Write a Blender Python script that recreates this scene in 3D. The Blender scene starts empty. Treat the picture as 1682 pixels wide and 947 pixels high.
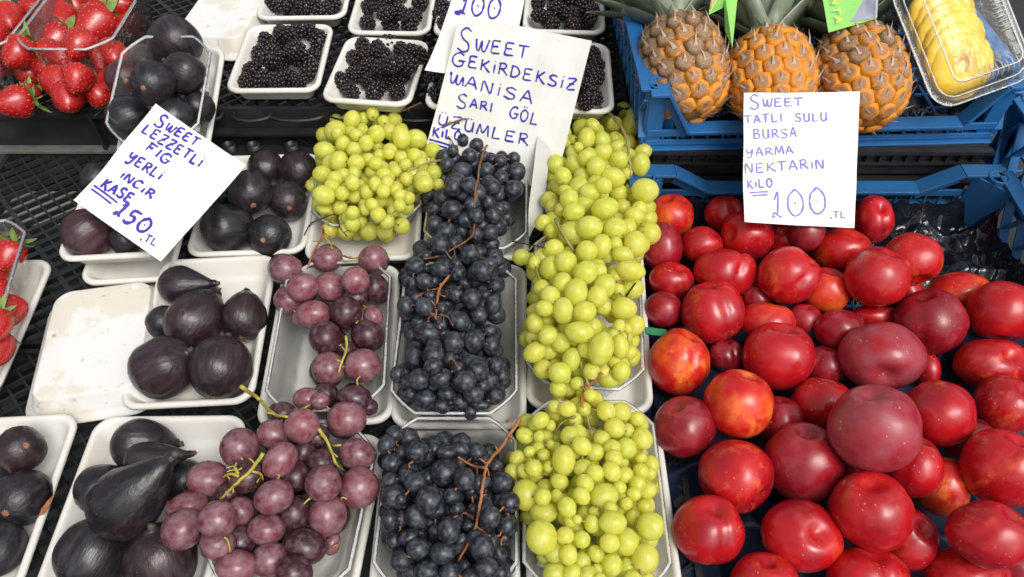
import bpy, bmesh, math, random
from mathutils import Vector, Matrix, noise
R = math.radians
SC = bpy.context.scene
COL = SC.collection
rnd = random.Random(7)

# ---------------------------------------------------------------- camera, world, light
F, PITCH, CH = 1270.0, 50.0, 0.70          # focal length in photo pixels, pitch below horizon, height over the stall
CX, CY = 841.0, 473.5
cam = bpy.data.objects.new('camera', bpy.data.cameras.new('camera')); COL.objects.link(cam)
cam.location = (0, 0, CH); cam.rotation_euler = (R(90 - PITCH), 0, 0)
cam.data.sensor_width = 36; cam.data.lens = F / 1682 * 36
cam.data.clip_start = 0.02; cam.data.clip_end = 100
SC.camera = cam
w = bpy.data.worlds.new('World'); SC.world = w; w.use_nodes = True
nt = w.node_tree; bg = nt.nodes['Background']
sky = nt.nodes.new('ShaderNodeTexSky'); sky.sky_type = 'NISHITA'; sky.sun_disc = False
SUN_EL, SUN_AZ = 57, 142                    # azimuth from +Y towards +X
sky.sun_elevation = R(SUN_EL); sky.sun_rotation = R(SUN_AZ); sky.dust_density = 6; sky.air_density = 1.0
hs = nt.nodes.new('ShaderNodeHueSaturation'); hs.inputs['Saturation'].default_value = 0.22
nt.links.new(sky.outputs[0], hs.inputs['Color']); nt.links.new(hs.outputs[0], bg.inputs[0])
bg.inputs[1].default_value = 0.15
sl = bpy.data.lights.new('sun', 'SUN'); sl.energy = 1.25; sl.angle = R(26); sl.color = (1, .96, .9)
so = bpy.data.objects.new('sun', sl); COL.objects.link(so)
sd = Vector((math.sin(R(SUN_AZ)) * math.cos(R(SUN_EL)), math.cos(R(SUN_AZ)) * math.cos(R(SUN_EL)), math.sin(R(SUN_EL))))
so.rotation_euler = (-sd).to_track_quat('-Z', 'Y').to_euler()
SC.view_settings.view_transform = 'Standard'; SC.view_settings.look = 'None'
SC.view_settings.exposure = 0.06; SC.view_settings.gamma = 1
SC.render.engine = 'CYCLES'
SC.cycles.transparent_max_bounces = 24; SC.cycles.max_bounces = 8

# ---------------------------------------------------------------- geometry from measurements
_t = R(PITCH)
def ray(px, py):                            # direction with depth 1 along the view axis
    u = (px - CX) / F; v = (py - CY) / F
    return Vector((u, math.cos(_t) - v * math.sin(_t), -math.sin(_t) - v * math.cos(_t)))
CAM = Vector((0, 0, CH))
def P(px, py, z):
    d = ray(px, py); return CAM + d * ((z - CH) / d.z)
CAMR = Matrix(((1, 0, 0), (0, math.sin(_t), math.cos(_t)), (0, 0, 0))).to_3x3()
CAMR = Matrix.Rotation(R(90 - PITCH), 3, 'X')   # columns: right, up, towards viewer

# ---------------------------------------------------------------- objects
def tag(o, label=None, cat=None, group=None, kind=None):
    if label: o['label'] = label
    if cat: o['category'] = cat
    if group: o['group'] = group
    if kind: o['kind'] = kind
    return o
def empty(name, loc=(0, 0, 0), rot=None):
    o = bpy.data.objects.new(name, None); COL.objects.link(o); o.location = loc
    if rot is not None: o.rotation_euler = rot
    o.empty_display_size = .02
    return o
def mobj(name, me, parent=None, mat=None, loc=None, M=None):
    o = bpy.data.objects.new(name, me); COL.objects.link(o)
    if mat is not None and not me.materials: me.materials.append(mat)
    if parent is not None: o.parent = parent
    if M is not None: o.matrix_local = M
    elif loc is not None: o.location = loc
    return o
def mesh(name, vs, fs, smooth=True, mat=None):
    me = bpy.data.meshes.new(name); me.from_pydata([tuple(v) for v in vs], [], fs); me.update()
    if smooth: me.polygons.foreach_set('use_smooth', [True] * len(me.polygons))
    if mat: me.materials.append(mat)
    return me
class MB:
    def __init__(s): s.v = []; s.f = []
    def add(s, vs, fs):
        n = len(s.v); s.v += [Vector(v) for v in vs]; s.f += [tuple(i + n for i in f) for f in fs]
    def box(s, a, b, M=None):
        x0, y0, z0 = a; x1, y1, z1 = b
        vs = [Vector(p) for p in ((x0, y0, z0), (x1, y0, z0), (x1, y1, z0), (x0, y1, z0), (x0, y0, z1), (x1, y0, z1), (x1, y1, z1), (x0, y1, z1))]
        if M: vs = [M @ v for v in vs]
        s.add(vs, [(3, 2, 1, 0), (4, 5, 6, 7), (0, 1, 5, 4), (1, 2, 6, 5), (2, 3, 7, 6), (3, 0, 4, 7)])
    def bar(s, a, b, wx, wz, up=Vector((0, 0, 1))):          # a rectangular bar from a to b
        a = Vector(a); b = Vector(b); d = (b - a).normalized(); sd_ = d.cross(up)
        if sd_.length < 1e-4: sd_ = d.cross(Vector((0, 1, 0)))
        sd_.normalize(); u = sd_.cross(d)
        vs = []
        for p in (a, b):
            for i, j in ((-1, -1), (1, -1), (1, 1), (-1, 1)): vs.append(p + sd_ * (i * wx / 2) + u * (j * wz / 2))
        s.add(vs, [(3, 2, 1, 0), (4, 5, 6, 7), (0, 1, 5, 4), (1, 2, 6, 5), (2, 3, 7, 6), (3, 0, 4, 7)])
    def tube(s, pts, rad, seg=6, cap=True):
        pts = [Vector(p) for p in pts]; n = len(pts); base = len(s.v)
        if not hasattr(rad, '__len__'): rad = [rad] * n
        prev = None
        for i, p in enumerate(pts):
            t = (pts[min(i + 1, n - 1)] - pts[max(i - 1, 0)])
            if t.length < 1e-9: t = Vector((0, 0, 1))
            t.normalize()
            if prev is None:
                a = t.orthogonal().normalized()
            else:
                a = prev - t * prev.dot(t)
                a = a.normalized() if a.length > 1e-6 else t.orthogonal().normalized()
            prev = a; b = t.cross(a)
            for k in range(seg):
                q = 2 * math.pi * k / seg; s.v.append(p + (a * math.cos(q) + b * math.sin(q)) * rad[i])
        for i in range(n - 1):
            for k in range(seg):
                k2 = (k + 1) % seg
                s.f.append((base + i * seg + k, base + i * seg + k2, base + (i + 1) * seg + k2, base + (i + 1) * seg + k))
        if cap:
            s.f.append(tuple(base + k for k in range(seg))[::-1]); s.f.append(tuple(base + (n - 1) * seg + k for k in range(seg)))
    def build(s, name, mat, parent=None, smooth=False, loc=None, M=None):
        return mobj(name, mesh(name, s.v, s.f, smooth, mat), parent, None, loc, M)
def smooth_path(pts, n=4):                    # Catmull-Rom
    pts = [Vector(p) for p in pts]
    if len(pts) < 3: return pts
    P_ = [pts[0] * 2 - pts[1]] + pts + [pts[-1] * 2 - pts[-2]]
    out = []
    for i in range(1, len(P_) - 2):
        a, b, c, d = P_[i - 1:i + 3]
        for k in range(n):
            t = k / n
            out.append(.5 * ((2 * b) + (c - a) * t + (2 * a - 5 * b + 4 * c - d) * t * t + (3 * b - a - 3 * c + d) * t ** 3))
    out.append(pts[-1]); return out
def ico(sub):
    bm = bmesh.new(); bmesh.ops.create_icosphere(bm, subdivisions=sub, radius=1)
    vs = [v.co.copy() for v in bm.verts]; fs = [tuple(v.index for v in f.verts) for f in bm.faces]; bm.free(); return vs, fs
ICO = {k: ico(k) for k in (1, 2, 3, 4)}

# ---------------------------------------------------------------- materials
def newmat(name):
    m = bpy.data.materials.new(name); m.use_nodes = True; n = m.node_tree
    return m, n, n.nodes['Principled BSDF']
class N:
    """small node helper: coordinates per object, shifted by the object's random number"""
    def __init__(s, n):
        s.n = n; s.tc = n.nodes.new('ShaderNodeTexCoord'); s.oi = n.nodes.new('ShaderNodeObjectInfo')
        m = n.nodes.new('ShaderNodeVectorMath'); m.operation = 'MULTIPLY_ADD'
        c = n.nodes.new('ShaderNodeCombineXYZ')
        for i in range(3): n.links.new(s.oi.outputs['Random'], c.inputs[i])
        n.links.new(c.outputs[0], m.inputs[0]); m.inputs[1].default_value = (37, 91, 53); n.links.new(s.tc.outputs['Object'], m.inputs[2])
        s.co = m.outputs[0]
    def noise(s, scale, detail=3, rough=.55, co=None):
        t = s.n.nodes.new('ShaderNodeTexNoise'); t.inputs['Scale'].default_value = scale; t.inputs['Detail'].default_value = detail
        t.inputs['Roughness'].default_value = rough; s.n.links.new(co or s.co, t.inputs['Vector']); return t.outputs['Fac']
    def ramp(s, fac, a, b, c0=(0, 0, 0, 1), c1=(1, 1, 1, 1)):
        r = s.n.nodes.new('ShaderNodeValToRGB'); r.color_ramp.elements[0].position = a; r.color_ramp.elements[1].position = b
        r.color_ramp.elements[0].color = c0; r.color_ramp.elements[1].color = c1; s.n.links.new(fac, r.inputs[0]); return r.outputs[0]
    def mix(s, fac, a, b, mode='MIX'):
        m = s.n.nodes.new('ShaderNodeMix'); m.data_type = 'RGBA'; m.blend_type = mode
        for sock, val in ((m.inputs['Factor'], fac), (m.inputs['A'], a), (m.inputs['B'], b)):
            if hasattr(val, 'is_linked') or hasattr(val, 'links'): s.n.links.new(val, sock)
            elif isinstance(val, (int, float)): sock.default_value = val
            else: sock.default_value = tuple(val) + (1,) if len(val) == 3 else val
        return m.outputs['Result']
    def math(s, op, a, b=None):
        m = s.n.nodes.new('ShaderNodeMath'); m.operation = op
        for i, val in enumerate((a, b)):
            if val is None: continue
            if hasattr(val, 'links'): s.n.links.new(val, m.inputs[i])
            else: m.inputs[i].default_value = val
        return m.outputs[0]
    def bump(s, h, strength, dist, bsdf):
        b = s.n.nodes.new('ShaderNodeBump'); b.inputs['Strength'].default_value = strength; b.inputs['Distance'].default_value = dist
        s.n.links.new(h, b.inputs['Height']); s.n.links.new(b.outputs[0], bsdf.inputs['Normal']); return b
def fruitmat(name, base, second, bloom, scale, rough=.35, bloom_amt=(.45, .75), sec_amt=(.4, .65), sss=0, ssr=(.01, .004, .002),
             coat=0, bump=.15, speck=None, rnd_to=None, streak=None, transl=None):
    m, n, b = newmat(name); k = N(n)
    c = k.mix(k.ramp(k.noise(scale * .7, 6, .62), *sec_amt), base, second)
    if rnd_to: c = k.mix(k.math('MULTIPLY', k.oi.outputs['Random'], rnd_to[1]), c, rnd_to[0])
    if streak:
        mp = n.nodes.new('ShaderNodeMapping'); mp.inputs['Scale'].default_value = (1, 1, .35); mp.inputs['Rotation'].default_value = (.5, .4, 0); n.links.new(k.co, mp.inputs['Vector'])
        c = k.mix(k.math('MULTIPLY', k.ramp(k.noise(scale * 1.9, 6, .68, mp.outputs[0]), streak[1], streak[1] + .13), k.ramp(k.noise(scale * .6), .42, .6)), c, streak[0])
    c = k.mix(k.ramp(k.noise(scale * 1.6, 5, .6), *bloom_amt), c, bloom)
    if speck:
        v = n.nodes.new('ShaderNodeTexVoronoi'); v.inputs['Scale'].default_value = speck[0]; v.inputs['Randomness'].default_value = 1
        mp = n.nodes.new('ShaderNodeMapping'); mp.inputs['Scale'].default_value = (1, .55, 1); n.links.new(k.co, mp.inputs['Vector']); n.links.new(mp.outputs[0], v.inputs['Vector'])
        f = k.ramp(v.outputs['Distance'], speck[1], speck[1] + .06, (1, 1, 1, 1), (0, 0, 0, 1))
        f = k.math('MULTIPLY', f, k.ramp(k.noise(scale * 1.3), .52, .60)); f = k.math('MULTIPLY', f, .6); c = k.mix(f, c, speck[2])
    n.links.new(c, b.inputs['Base Color'])
    r = k.ramp(k.noise(scale * 2.5, 4), .3, .75, (rough * .75,) * 3 + (1,), (min(1, rough * 1.6),) * 3 + (1,)); n.links.new(r, b.inputs['Roughness'])
    b.inputs['Subsurface Weight'].default_value = sss; b.inputs['Subsurface Radius'].default_value = ssr; b.inputs['Subsurface Scale'].default_value = 1
    b.inputs['Coat Weight'].default_value = coat; b.inputs['Coat Roughness'].default_value = .15
    k.bump(k.noise(scale * 6, 3), bump, .0008, b)
    if transl:
        tl = n.nodes.new('ShaderNodeBsdfTranslucent'); tl.inputs[0].default_value = transl[0] + (1,); mx = n.nodes.new('ShaderNodeMixShader'); mx.inputs[0].default_value = transl[1]
        n.links.new(b.outputs[0], mx.inputs[1]); n.links.new(tl.outputs[0], mx.inputs[2]); n.links.new(mx.outputs[0], n.nodes['Material Output'].inputs['Surface'])
    return m
def plain(name, col, rough=.5, var=None, scale=20, bump=0, spec=.5, bscale=None, metal=0):
    m, n, b = newmat(name); k = N(n); b.inputs['Roughness'].default_value = rough; b.inputs['Specular IOR Level'].default_value = spec
    b.inputs['Metallic'].default_value = metal
    if var: n.links.new(k.mix(k.ramp(k.noise(scale, 4), .35, .7), col, var), b.inputs['Base Color'])
    else: b.inputs['Base Color'].default_value = tuple(col) + (1,)
    if bump: k.bump(k.noise(bscale or scale * 3, 4), bump, .002, b)
    return m
M = {}
M['green'] = fruitmat('green_grape_skin', (.71, .70, .11), (.70, .60, .10), (.80, .81, .34), 1.1, .26, (.42, .8), (.45, .8), .6, (.008, .007, .002), bump=.04, transl=((1.0, .98, .26), .40), rnd_to=((.58, .65, .07), .7), speck=(6.5, .05, (.22, .15, .03)))
M['black'] = fruitmat('black_grape_skin', (.005, .006, .010), (.012, .008, .012), (.105, .12, .15), 1.4, .36, (.44, .78), (.4, .7), bump=.05, rnd_to=((.030, .035, .045), .45))
M['red'] = fruitmat('red_grape_skin', (.13, .022, .030), (.050, .015, .022), (.33, .195, .225), 1.2, .26, (.34, .80), (.38, .68), .06, (.004, .001, .001), bump=.06, rnd_to=((.24, .045, .05), .55), speck=(9, .07, (.16, .05, .07)))
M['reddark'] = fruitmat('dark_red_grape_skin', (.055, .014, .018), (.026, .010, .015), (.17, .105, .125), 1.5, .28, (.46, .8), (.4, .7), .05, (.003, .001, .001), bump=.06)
M['nect'] = fruitmat('nectarine_skin', (.50, .007, .010), (.30, .006, .014), (.56, .06, .05), 30, .26, (.56, .85), (.40, .66), .03, (.004, .001, .001), coat=.1, bump=.04, speck=(260, .09, (.80, .46, .36)), streak=((.68, .085, .025), .545))
M['nectm'] = fruitmat('mottled_nectarine_skin', (.46, .008, .010), (.62, .05, .014), (.56, .07, .04), 26, .26, (.6, .9), (.48, .62), .03, (.004, .001, .001), coat=.1, bump=.04, speck=(260, .09, (.8, .5, .34)), streak=((.76, .16, .03), .50))
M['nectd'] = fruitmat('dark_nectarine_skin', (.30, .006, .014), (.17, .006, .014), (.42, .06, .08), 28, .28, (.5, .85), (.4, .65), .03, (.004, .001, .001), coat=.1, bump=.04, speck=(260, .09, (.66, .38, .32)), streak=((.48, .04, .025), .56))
M['necto'] = fruitmat('orange_nectarine_skin', (.52, .008, .009), (.70, .085, .014), (.62, .10, .04), 26, .26, (.6, .9), (.46, .64), .03, (.004, .001, .001), coat=.1, bump=.04, speck=(260, .09, (.82, .52, .34)), streak=((.80, .20, .035), .48))
M['nectp'] = fruitmat('bloomy_nectarine_skin', (.30, .009, .020), (.42, .008, .014), (.34, .075, .095), 24, .30, (.36, .72), (.48, .7), .03, (.004, .001, .001), bump=.04, speck=(240, .11, (.75, .52, .45)))
M['straw'] = fruitmat('strawberry_flesh', (.38, .006, .009), (.52, .016, .012), (.50, .05, .03), 1.3, .26, (.6, .9), (.5, .8), .08, (.004, .001, .001), coat=.3, bump=.2)
M['blackb'] = fruitmat('blackberry_drupelets', (.012, .008, .010), (.038, .008, .014), (.040, .034, .038), 2.2, .22, (.5, .8), (.5, .75), bump=.03)
# fig skin: streaks along the fruit, pale worn patches, a rusty eye at the blunt end
def figmat(name, base, second, bloom):
    m, n, b = newmat(name); k = N(n)
    mp = n.nodes.new('ShaderNodeMapping'); mp.inputs['Scale'].default_value = (3.2, 3.2, .55); n.links.new(k.co, mp.inputs['Vector'])
    c = k.mix(k.ramp(k.noise(18), .38, .66), base, second)
    c = k.mix(k.ramp(k.noise(34, 7, .7, mp.outputs[0]), .48, .84), c, bloom)
    v = n.nodes.new('ShaderNodeTexVoronoi'); v.inputs['Scale'].default_value = 260; n.links.new(k.co, v.inputs['Vector'])
    c = k.mix(k.math('MULTIPLY', k.ramp(v.outputs['Distance'], .05, .1, (1, 1, 1, 1), (0, 0, 0, 1)), k.ramp(k.noise(30), .55, .62)), c, (.35, .31, .26))
    n.links.new(c, b.inputs['Base Color'])
    n.links.new(k.ramp(k.noise(40, 4), .3, .75, (.22,) * 3 + (1,), (.42,) * 3 + (1,)), b.inputs['Roughness'])
    k.bump(k.noise(60, 5, .6, mp.outputs[0]), .45, .0022, b)
    return m
M['fig'] = figmat('dark_fig_skin', (.008, .009, .011), (.022, .011, .017), (.060, .062, .070))
M['figp'] = figmat('purple_fig_skin', (.014, .009, .011), (.034, .014, .019), (.070, .056, .060))
M['figr'] = figmat('reddish_fig_skin', (.034, .015, .020), (.060, .017, .024), (.10, .07, .075))
M['eye'] = plain('rusty_fig_eye', (.22, .075, .04), .8, (.36, .20, .10), 300, .5)
M['figstem'] = plain('fig_stem_skin', (.045, .030, .034), .6, (.10, .08, .07), 90, .3)
M['foam'] = plain('white_foam', (.74, .73, .69), .5, (.66, .63, .56), 16, .15, bscale=260)
m_, n_, b_ = newmat('stained_white_foam'); k_ = N(n_); b_.inputs['Roughness'].default_value = .45
c_ = k_.mix(k_.ramp(k_.noise(15, 6, .6), .50, .56), (.74, .735, .71), (.67, .63, .54)); c_ = k_.mix(k_.ramp(k_.noise(90, 5, .7), .62, .68), c_, (.42, .34, .24))
n_.links.new(c_, b_.inputs['Base Color']); k_.bump(k_.noise(40, 6, .6), .35, .002, b_); M['foamdirty'] = m_
M['cardp'] = plain('white_card', (.78, .78, .74), .5, (.70, .69, .64), 22, .12, bscale=45)
M['cardg'] = plain('grey_card_back', (.55, .54, .50), .7, (.46, .45, .42), 20, .05)
M['ink'] = plain('blue_marker_ink', (.030, .018, .34), .5)
M['inkl'] = plain('light_blue_marker_ink', (.14, .14, .52), .5)
M['inky'] = plain('yellow_print', (.85, .80, .08), .5)
M['blackp'] = plain('black_crate_plastic', (.013, .014, .015), .42, (.024, .025, .026), 30, .08, bscale=200)
M['greyp'] = plain('worn_grey_plastic_edge', (.10, .105, .10), .5, (.16, .16, .15), 60, .1)
M['bluep'] = plain('blue_crate_plastic', (.013, .085, .22), .40, (.020, .115, .28), 18, .06, bscale=150)
M['bluep2'] = plain('bright_blue_crate_plastic', (.014, .11, .30), .38, (.020, .135, .36), 18, .06, bscale=150)
M['floor'] = plain('dark_ground', (.018, .022, .026), .8, (.035, .036, .034), 6, .3)
M['cloth'] = plain('pale_strip', (.42, .41, .38), .7, (.3, .3, .28), 30, .2)
M['stemg'] = plain('green_grape_stem', (.26, .27, .07), .6, (.34, .24, .09), 60, .3)
M['stemb'] = plain('brown_grape_stem', (.13, .05, .025), .7, (.24, .12, .05), 80, .4)
M['stemy'] = plain('yellow_grape_stem', (.48, .40, .07), .6, (.35, .30, .06), 60, .3)
M['stemo'] = plain('rusty_grape_stem', (.38, .14, .05), .65, (.27, .12, .05), 70, .4)
M['stemk'] = plain('dark_dry_tendril', (.035, .02, .016), .8)
M['calyx'] = plain('strawberry_calyx', (.16, .30, .06), .55, (.34, .44, .18), 3, .3)
M['seed'] = plain('strawberry_seed', (.50, .22, .06), .5)
M['leafp'] = plain('pineapple_leaf', (.20, .26, .17), .4, (.34, .38, .29), 2.5, .2)
M['bract'] = plain('dry_bract', (.60, .45, .33), .7, (.36, .24, .14), 90, .3)
M['slice'] = plain('pineapple_flesh', (.88, .56, .015), .35, (.92, .68, .06), 60, .3, bscale=200)
M['slice'].node_tree.nodes['Principled BSDF'].inputs['Subsurface Weight'].default_value = .2
M['slice'].node_tree.nodes['Principled BSDF'].inputs['Subsurface Radius'].default_value = (.006, .004, .001)
M['tagg'] = plain('green_label_print', (.28, .60, .10), .4, (.16, .50, .14), 14)
M['tago'] = plain('orange_label_print', (.85, .42, .03), .4, (.85, .25, .03), 40)
M['tagk'] = plain('grey_label_print', (.35, .40, .48), .3, (.18, .19, .24), 30)
M['dryleaf'] = plain('dry_rust_leaf', (.36, .14, .05), .7, (.22, .07, .03), 100, .5)
M['greenleaf'] = plain('green_leaf', (.03, .22, .10), .5, (.02, .16, .07), 40, .3)
mc = M['cardp'].node_tree; kc = N(mc); bc = mc.nodes['Principled BSDF']; l0 = bc.inputs['Base Color'].links[0].from_socket
mc.links.new(kc.mix(kc.math('MULTIPLY', kc.ramp(kc.noise(140, 5, .75), .66, .70), .5), l0, (.42, .40, .36)), bc.inputs['Base Color'])
# pineapple body and eyes: dull brown dried crown end and fiery orange butt end, patchy
def pinemat(name, brown, orange, deep):
    m, n, b = newmat(name); k = N(n)
    a = n.nodes.new('ShaderNodeAttribute'); a.attribute_type = 'OBJECT'; a.attribute_name = 'ripe'
    nz = k.noise(2.2, 5, .65)
    f = k.math('ADD', a.outputs['Fac'], k.math('MULTIPLY', k.math('SUBTRACT', nz, .5), 1.3))
    sep = n.nodes.new('ShaderNodeVectorMath'); sep.operation = 'MULTIPLY'; n.links.new(k.tc.outputs['Object'], sep.inputs[0]); sep.inputs[1].default_value = (1, 1, 0)
    ln = n.nodes.new('ShaderNodeVectorMath'); ln.operation = 'LENGTH'; n.links.new(sep.outputs[0], ln.inputs[0])
    rim = k.mix(k.ramp(f, .25, .6), (.17, .11, .055), orange)
    mid = k.mix(k.ramp(k.noise(5, 5, .7), .35, .65), brown, deep)
    mid = k.mix(k.math('MULTIPLY', k.ramp(f, .4, .9), .55), mid, (.62, .26, .07))
    edge = k.math('ADD', ln.outputs['Value'], k.math('MULTIPLY', k.math('SUBTRACT', nz, .5), .5))
    c = k.mix(k.ramp(edge, .55, .85), mid, rim)
    n.links.new(c, b.inputs['Base Color']); b.inputs['Roughness'].default_value = .42
    k.bump(k.noise(9, 6, .7), .7, .0015, b)
    return m
M['pinebody'] = plain('pineapple_rind_seams', (.46, .16, .015), .6, (.14, .09, .03), 60, .5)
M['pineeye'] = pinemat('pineapple_eye_rind', (.44, .25, .14), (.84, .31, .012), (.20, .12, .075))
# clear thin plastic
def plastic(name, haze=.05, tint=(.97, .98, .98), rough=.08):
    m, n, b = newmat(name); n.nodes.remove(b); out = n.nodes['Material Output']
    tr = n.nodes.new('ShaderNodeBsdfTransparent'); tr.inputs[0].default_value = tint + (1,)
    gl = n.nodes.new('ShaderNodeBsdfGlossy'); gl.inputs['Roughness'].default_value = rough
    df = n.nodes.new('ShaderNodeBsdfDiffuse'); df.inputs[0].default_value = (.85, .87, .87, 1)
    fr = n.nodes.new('ShaderNodeFresnel'); fr.inputs[0].default_value = 1.5
    k = N(n); bp = n.nodes.new('ShaderNodeBump'); bp.inputs['Strength'].default_value = .6; bp.inputs['Distance'].default_value = .003
    n.links.new(k.noise(85, 4), bp.inputs['Height']); n.links.new(bp.outputs[0], gl.inputs['Normal']); n.links.new(bp.outputs[0], fr.inputs['Normal'])
    m1 = n.nodes.new('ShaderNodeMixShader'); m1.inputs[0].default_value = haze; n.links.new(tr.outputs[0], m1.inputs[1]); n.links.new(df.outputs[0], m1.inputs[2])
    m2 = n.nodes.new('ShaderNodeMixShader'); n.links.new(k.math('MULTIPLY', fr.outputs[0], .9), m2.inputs[0]); n.links.new(m1.outputs[0], m2.inputs[1]); n.links.new(gl.outputs[0], m2.inputs[2])
    n.links.new(m2.outputs[0], out.inputs['Surface']); return m
M['clear'] = plastic('clear_punnet_plastic', .045, (.985, .99, .99))
M['clearbox'] = plastic('clear_box_plastic', .03, (.99, .99, .99), .06)
M['clearrim'] = plastic('clear_rim_plastic', .42, (.90, .92, .92), .12)
# glossy black moulded liner
m_, n_, b_ = newmat('black_liner_film'); k_ = N(n_); b_.inputs['Base Color'].default_value = (.008, .010, .017, 1); b_.inputs['Roughness'].default_value = .07
k_.bump(k_.noise(32, 3, .5), .7, .006, b_); M['liner'] = m_
m_, n_, b_ = newmat('navy_liner_cups'); k_ = N(n_); b_.inputs['Base Color'].default_value = (.016, .026, .055, 1); b_.inputs['Roughness'].default_value = .3
k_.bump(k_.noise(35, 4), .3, .003, b_); M['linern'] = m_

# ---------------------------------------------------------------- heap solver: fruit rests against what lies under it
def settle(items, placed, zfloor, k=.9, zcap=None):
    """items: (px,py,rx,ry,...). Each is put as low as it can go, touching the floor or a fruit that already lies there."""
    out = []
    for it in items:
        px, py, rx, ry = it[:4]; d = ray(px, py); rr = (rx + ry) / 2 / F
        zf = zfloor(px, py) if callable(zfloor) else zfloor
        t = (CH - zf) / (-d.z + min(rx, ry) / F)
        for _ in range(40):
            hit = False
            for c, Rr in placed:
                v = d * t - c; lim = k * (rr * t + Rr)
                if v.length < lim - 1e-6:
                    A = d.dot(d) - k * k * rr * rr; B = -2 * d.dot(c) - 2 * k * k * rr * Rr; C = c.dot(c) - k * k * Rr * Rr
                    D = B * B - 4 * A * C
                    if D > 0:
                        t2 = (-B - math.sqrt(D)) / (2 * A)
                        if 0 < t2 < t: t = t2; hit = True
            if not hit: break
        if zcap:
            zc = CH + d.z * t
            if zc > zcap: t = (CH - zcap) / (-d.z)
        placed.append((d * t, rr * t)); out.append((CAM + d * t, rx * t / F, ry * t / F) + tuple(it[4:]))
    return out

# ---------------------------------------------------------------- stall, ground and black crates
def struct(name, mb, mat): o = mb.build(name, mat); o['kind'] = 'structure'; return o
g = MB(); g.box((-3, -2, -.32), (3, 5, -.30)); struct('ground', g, M['floor'])

def lattice(parent, x0, x1, y0, y1, z, pitch=.0165, wdt=.0026, ht=.007, ribs=True, ang=(38, -47)):
    mb = MB()
    for a in ang:
        d = Vector((math.cos(R(a)), math.sin(R(a)))); nrm = Vector((-d.y, d.x))
        c = Vector(((x0 + x1) / 2, (y0 + y1) / 2)); span = math.hypot(x1 - x0, y1 - y0) / 2
        k = -int(span / pitch)
        while k * pitch < span:
            o = c + nrm * (k * pitch); ts = []
            lo, hi = -1e9, 1e9
            for q in (0, 1):
                mn, mx = ((x0, x1), (y0, y1))[q]
                if abs(d[q]) > 1e-6:
                    a1, a2 = (mn - o[q]) / d[q], (mx - o[q]) / d[q]; lo = max(lo, min(a1, a2)); hi = min(hi, max(a1, a2))
            if hi - lo > .004:
                wide = wdt * (2.4 if k % 6 == 0 else 1); zz = z - ht / 2 - (0 if a == ang[0] else .0007)
                p = o + d * lo; q_ = o + d * hi
                mb.bar((p.x, p.y, zz), (q_.x, q_.y, zz), wide, ht)
            k += 1
    return mb.build('lattice_base', M['blackp'], parent)
def crate_black(x0, x1, y0, y1, z0, z1, label, front=True, base_at=None):
    r = tag(empty('black_crate', ((x0 + x1) / 2, (y0 + y1) / 2, z0)), label, 'crate', 'black plastic crates under the fruit')
    inv = Matrix.Translation(-Vector(((x0 + x1) / 2, (y0 + y1) / 2, z0)))
    def fin(name, mb, mat=M['blackp'], bev=False):
        o = mb.build(name, mat, r); o.data.transform(inv); return o
    o = lattice(r, x0 + .006, x1 - .006, y0 + .006, y1 - .006, z1 if base_at is None else base_at); o.data.transform(inv)
    for (a, b, c, d) in ((x0, x1, y0, y0 + .006), (x0, x1, y1 - .006, y1), (x0, x0 + .006, y0 + .006, y1 - .006), (x1 - .006, x1, y0 + .006, y1 - .006)):
        mb = MB(); mb.box((a, c, z0), (b, d, z1 + .001)); fin('side_wall', mb)
    return r, fin
# deck under the fig and grape trays
crate_black(-.70, -.235, .10, .50, -.10, -.001, 'upturned black lattice crate at the lower left under the fig trays')
crate_black(-.70, -.235, .507, .835, -.10, -.001, 'upturned black lattice crate at mid left, bare lattice showing behind the strawberry punnet')
crate_black(-.228, .172, .10, .50, -.10, -.001, 'black lattice crate under the front row of grape punnets')
crate_black(-.228, .172, .507, .835, -.10, -.001, 'black lattice crate under the back row of grape punnets')
# rear crates, one step higher
rl, fin = crate_black(-.86, -.425, .84, 1.30, .0, .068, 'black crate carrying the strawberry punnets at the top left')
mb = MB(); mb.box((-.86, .831, .060), (-.425, .8395, .066)); fin('rim', mb, M['blackp'])
mb = MB(); mb.box((-.86, .826, .004), (-.425, .8395, .008)); fin('lower_rim', mb, M['greyp'])
for xr in (-.56, -.72):
    mb = MB(); mb.box((xr, .828, .0085), (xr + .004, .8395, .0665)); fin('rib', mb)
rm, fin = crate_black(-.418, .155, .84, 1.30, .0, .068, 'black crate carrying the blackberry trays, round sockets at its front corner')
for x in (-.352, -.385, -.30):
    mb = MB(); pts = [(x + .010 * math.cos(a), .824 + .008 * math.sin(a), z) for a, z in [(0, 0)]]
    ring = [(x + .009 * math.cos(q * math.pi / 8), .825 + .008 * math.sin(q * math.pi / 8)) for q in range(16)]
    vs = [(a, b, .001) for a, b in ring] + [(a, b, .022) for a, b in ring] + [(x + (a - x) * .78, .825 + (b - .825) * .78, .022) for a, b in ring] + [(x + (a - x) * .78, .825 + (b - .825) * .78, .001) for a, b in ring]
    fs = [(j * 16 + i, j * 16 + (i + 1) % 16, (j + 1) * 16 + (i + 1) % 16, (j + 1) * 16 + i) for j in range(3) for i in range(16)]
    mb.add(vs, fs); o = fin('socket', mb)
    o.data.polygons.foreach_set('use_smooth', [True] * len(o.data.polygons))
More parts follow.
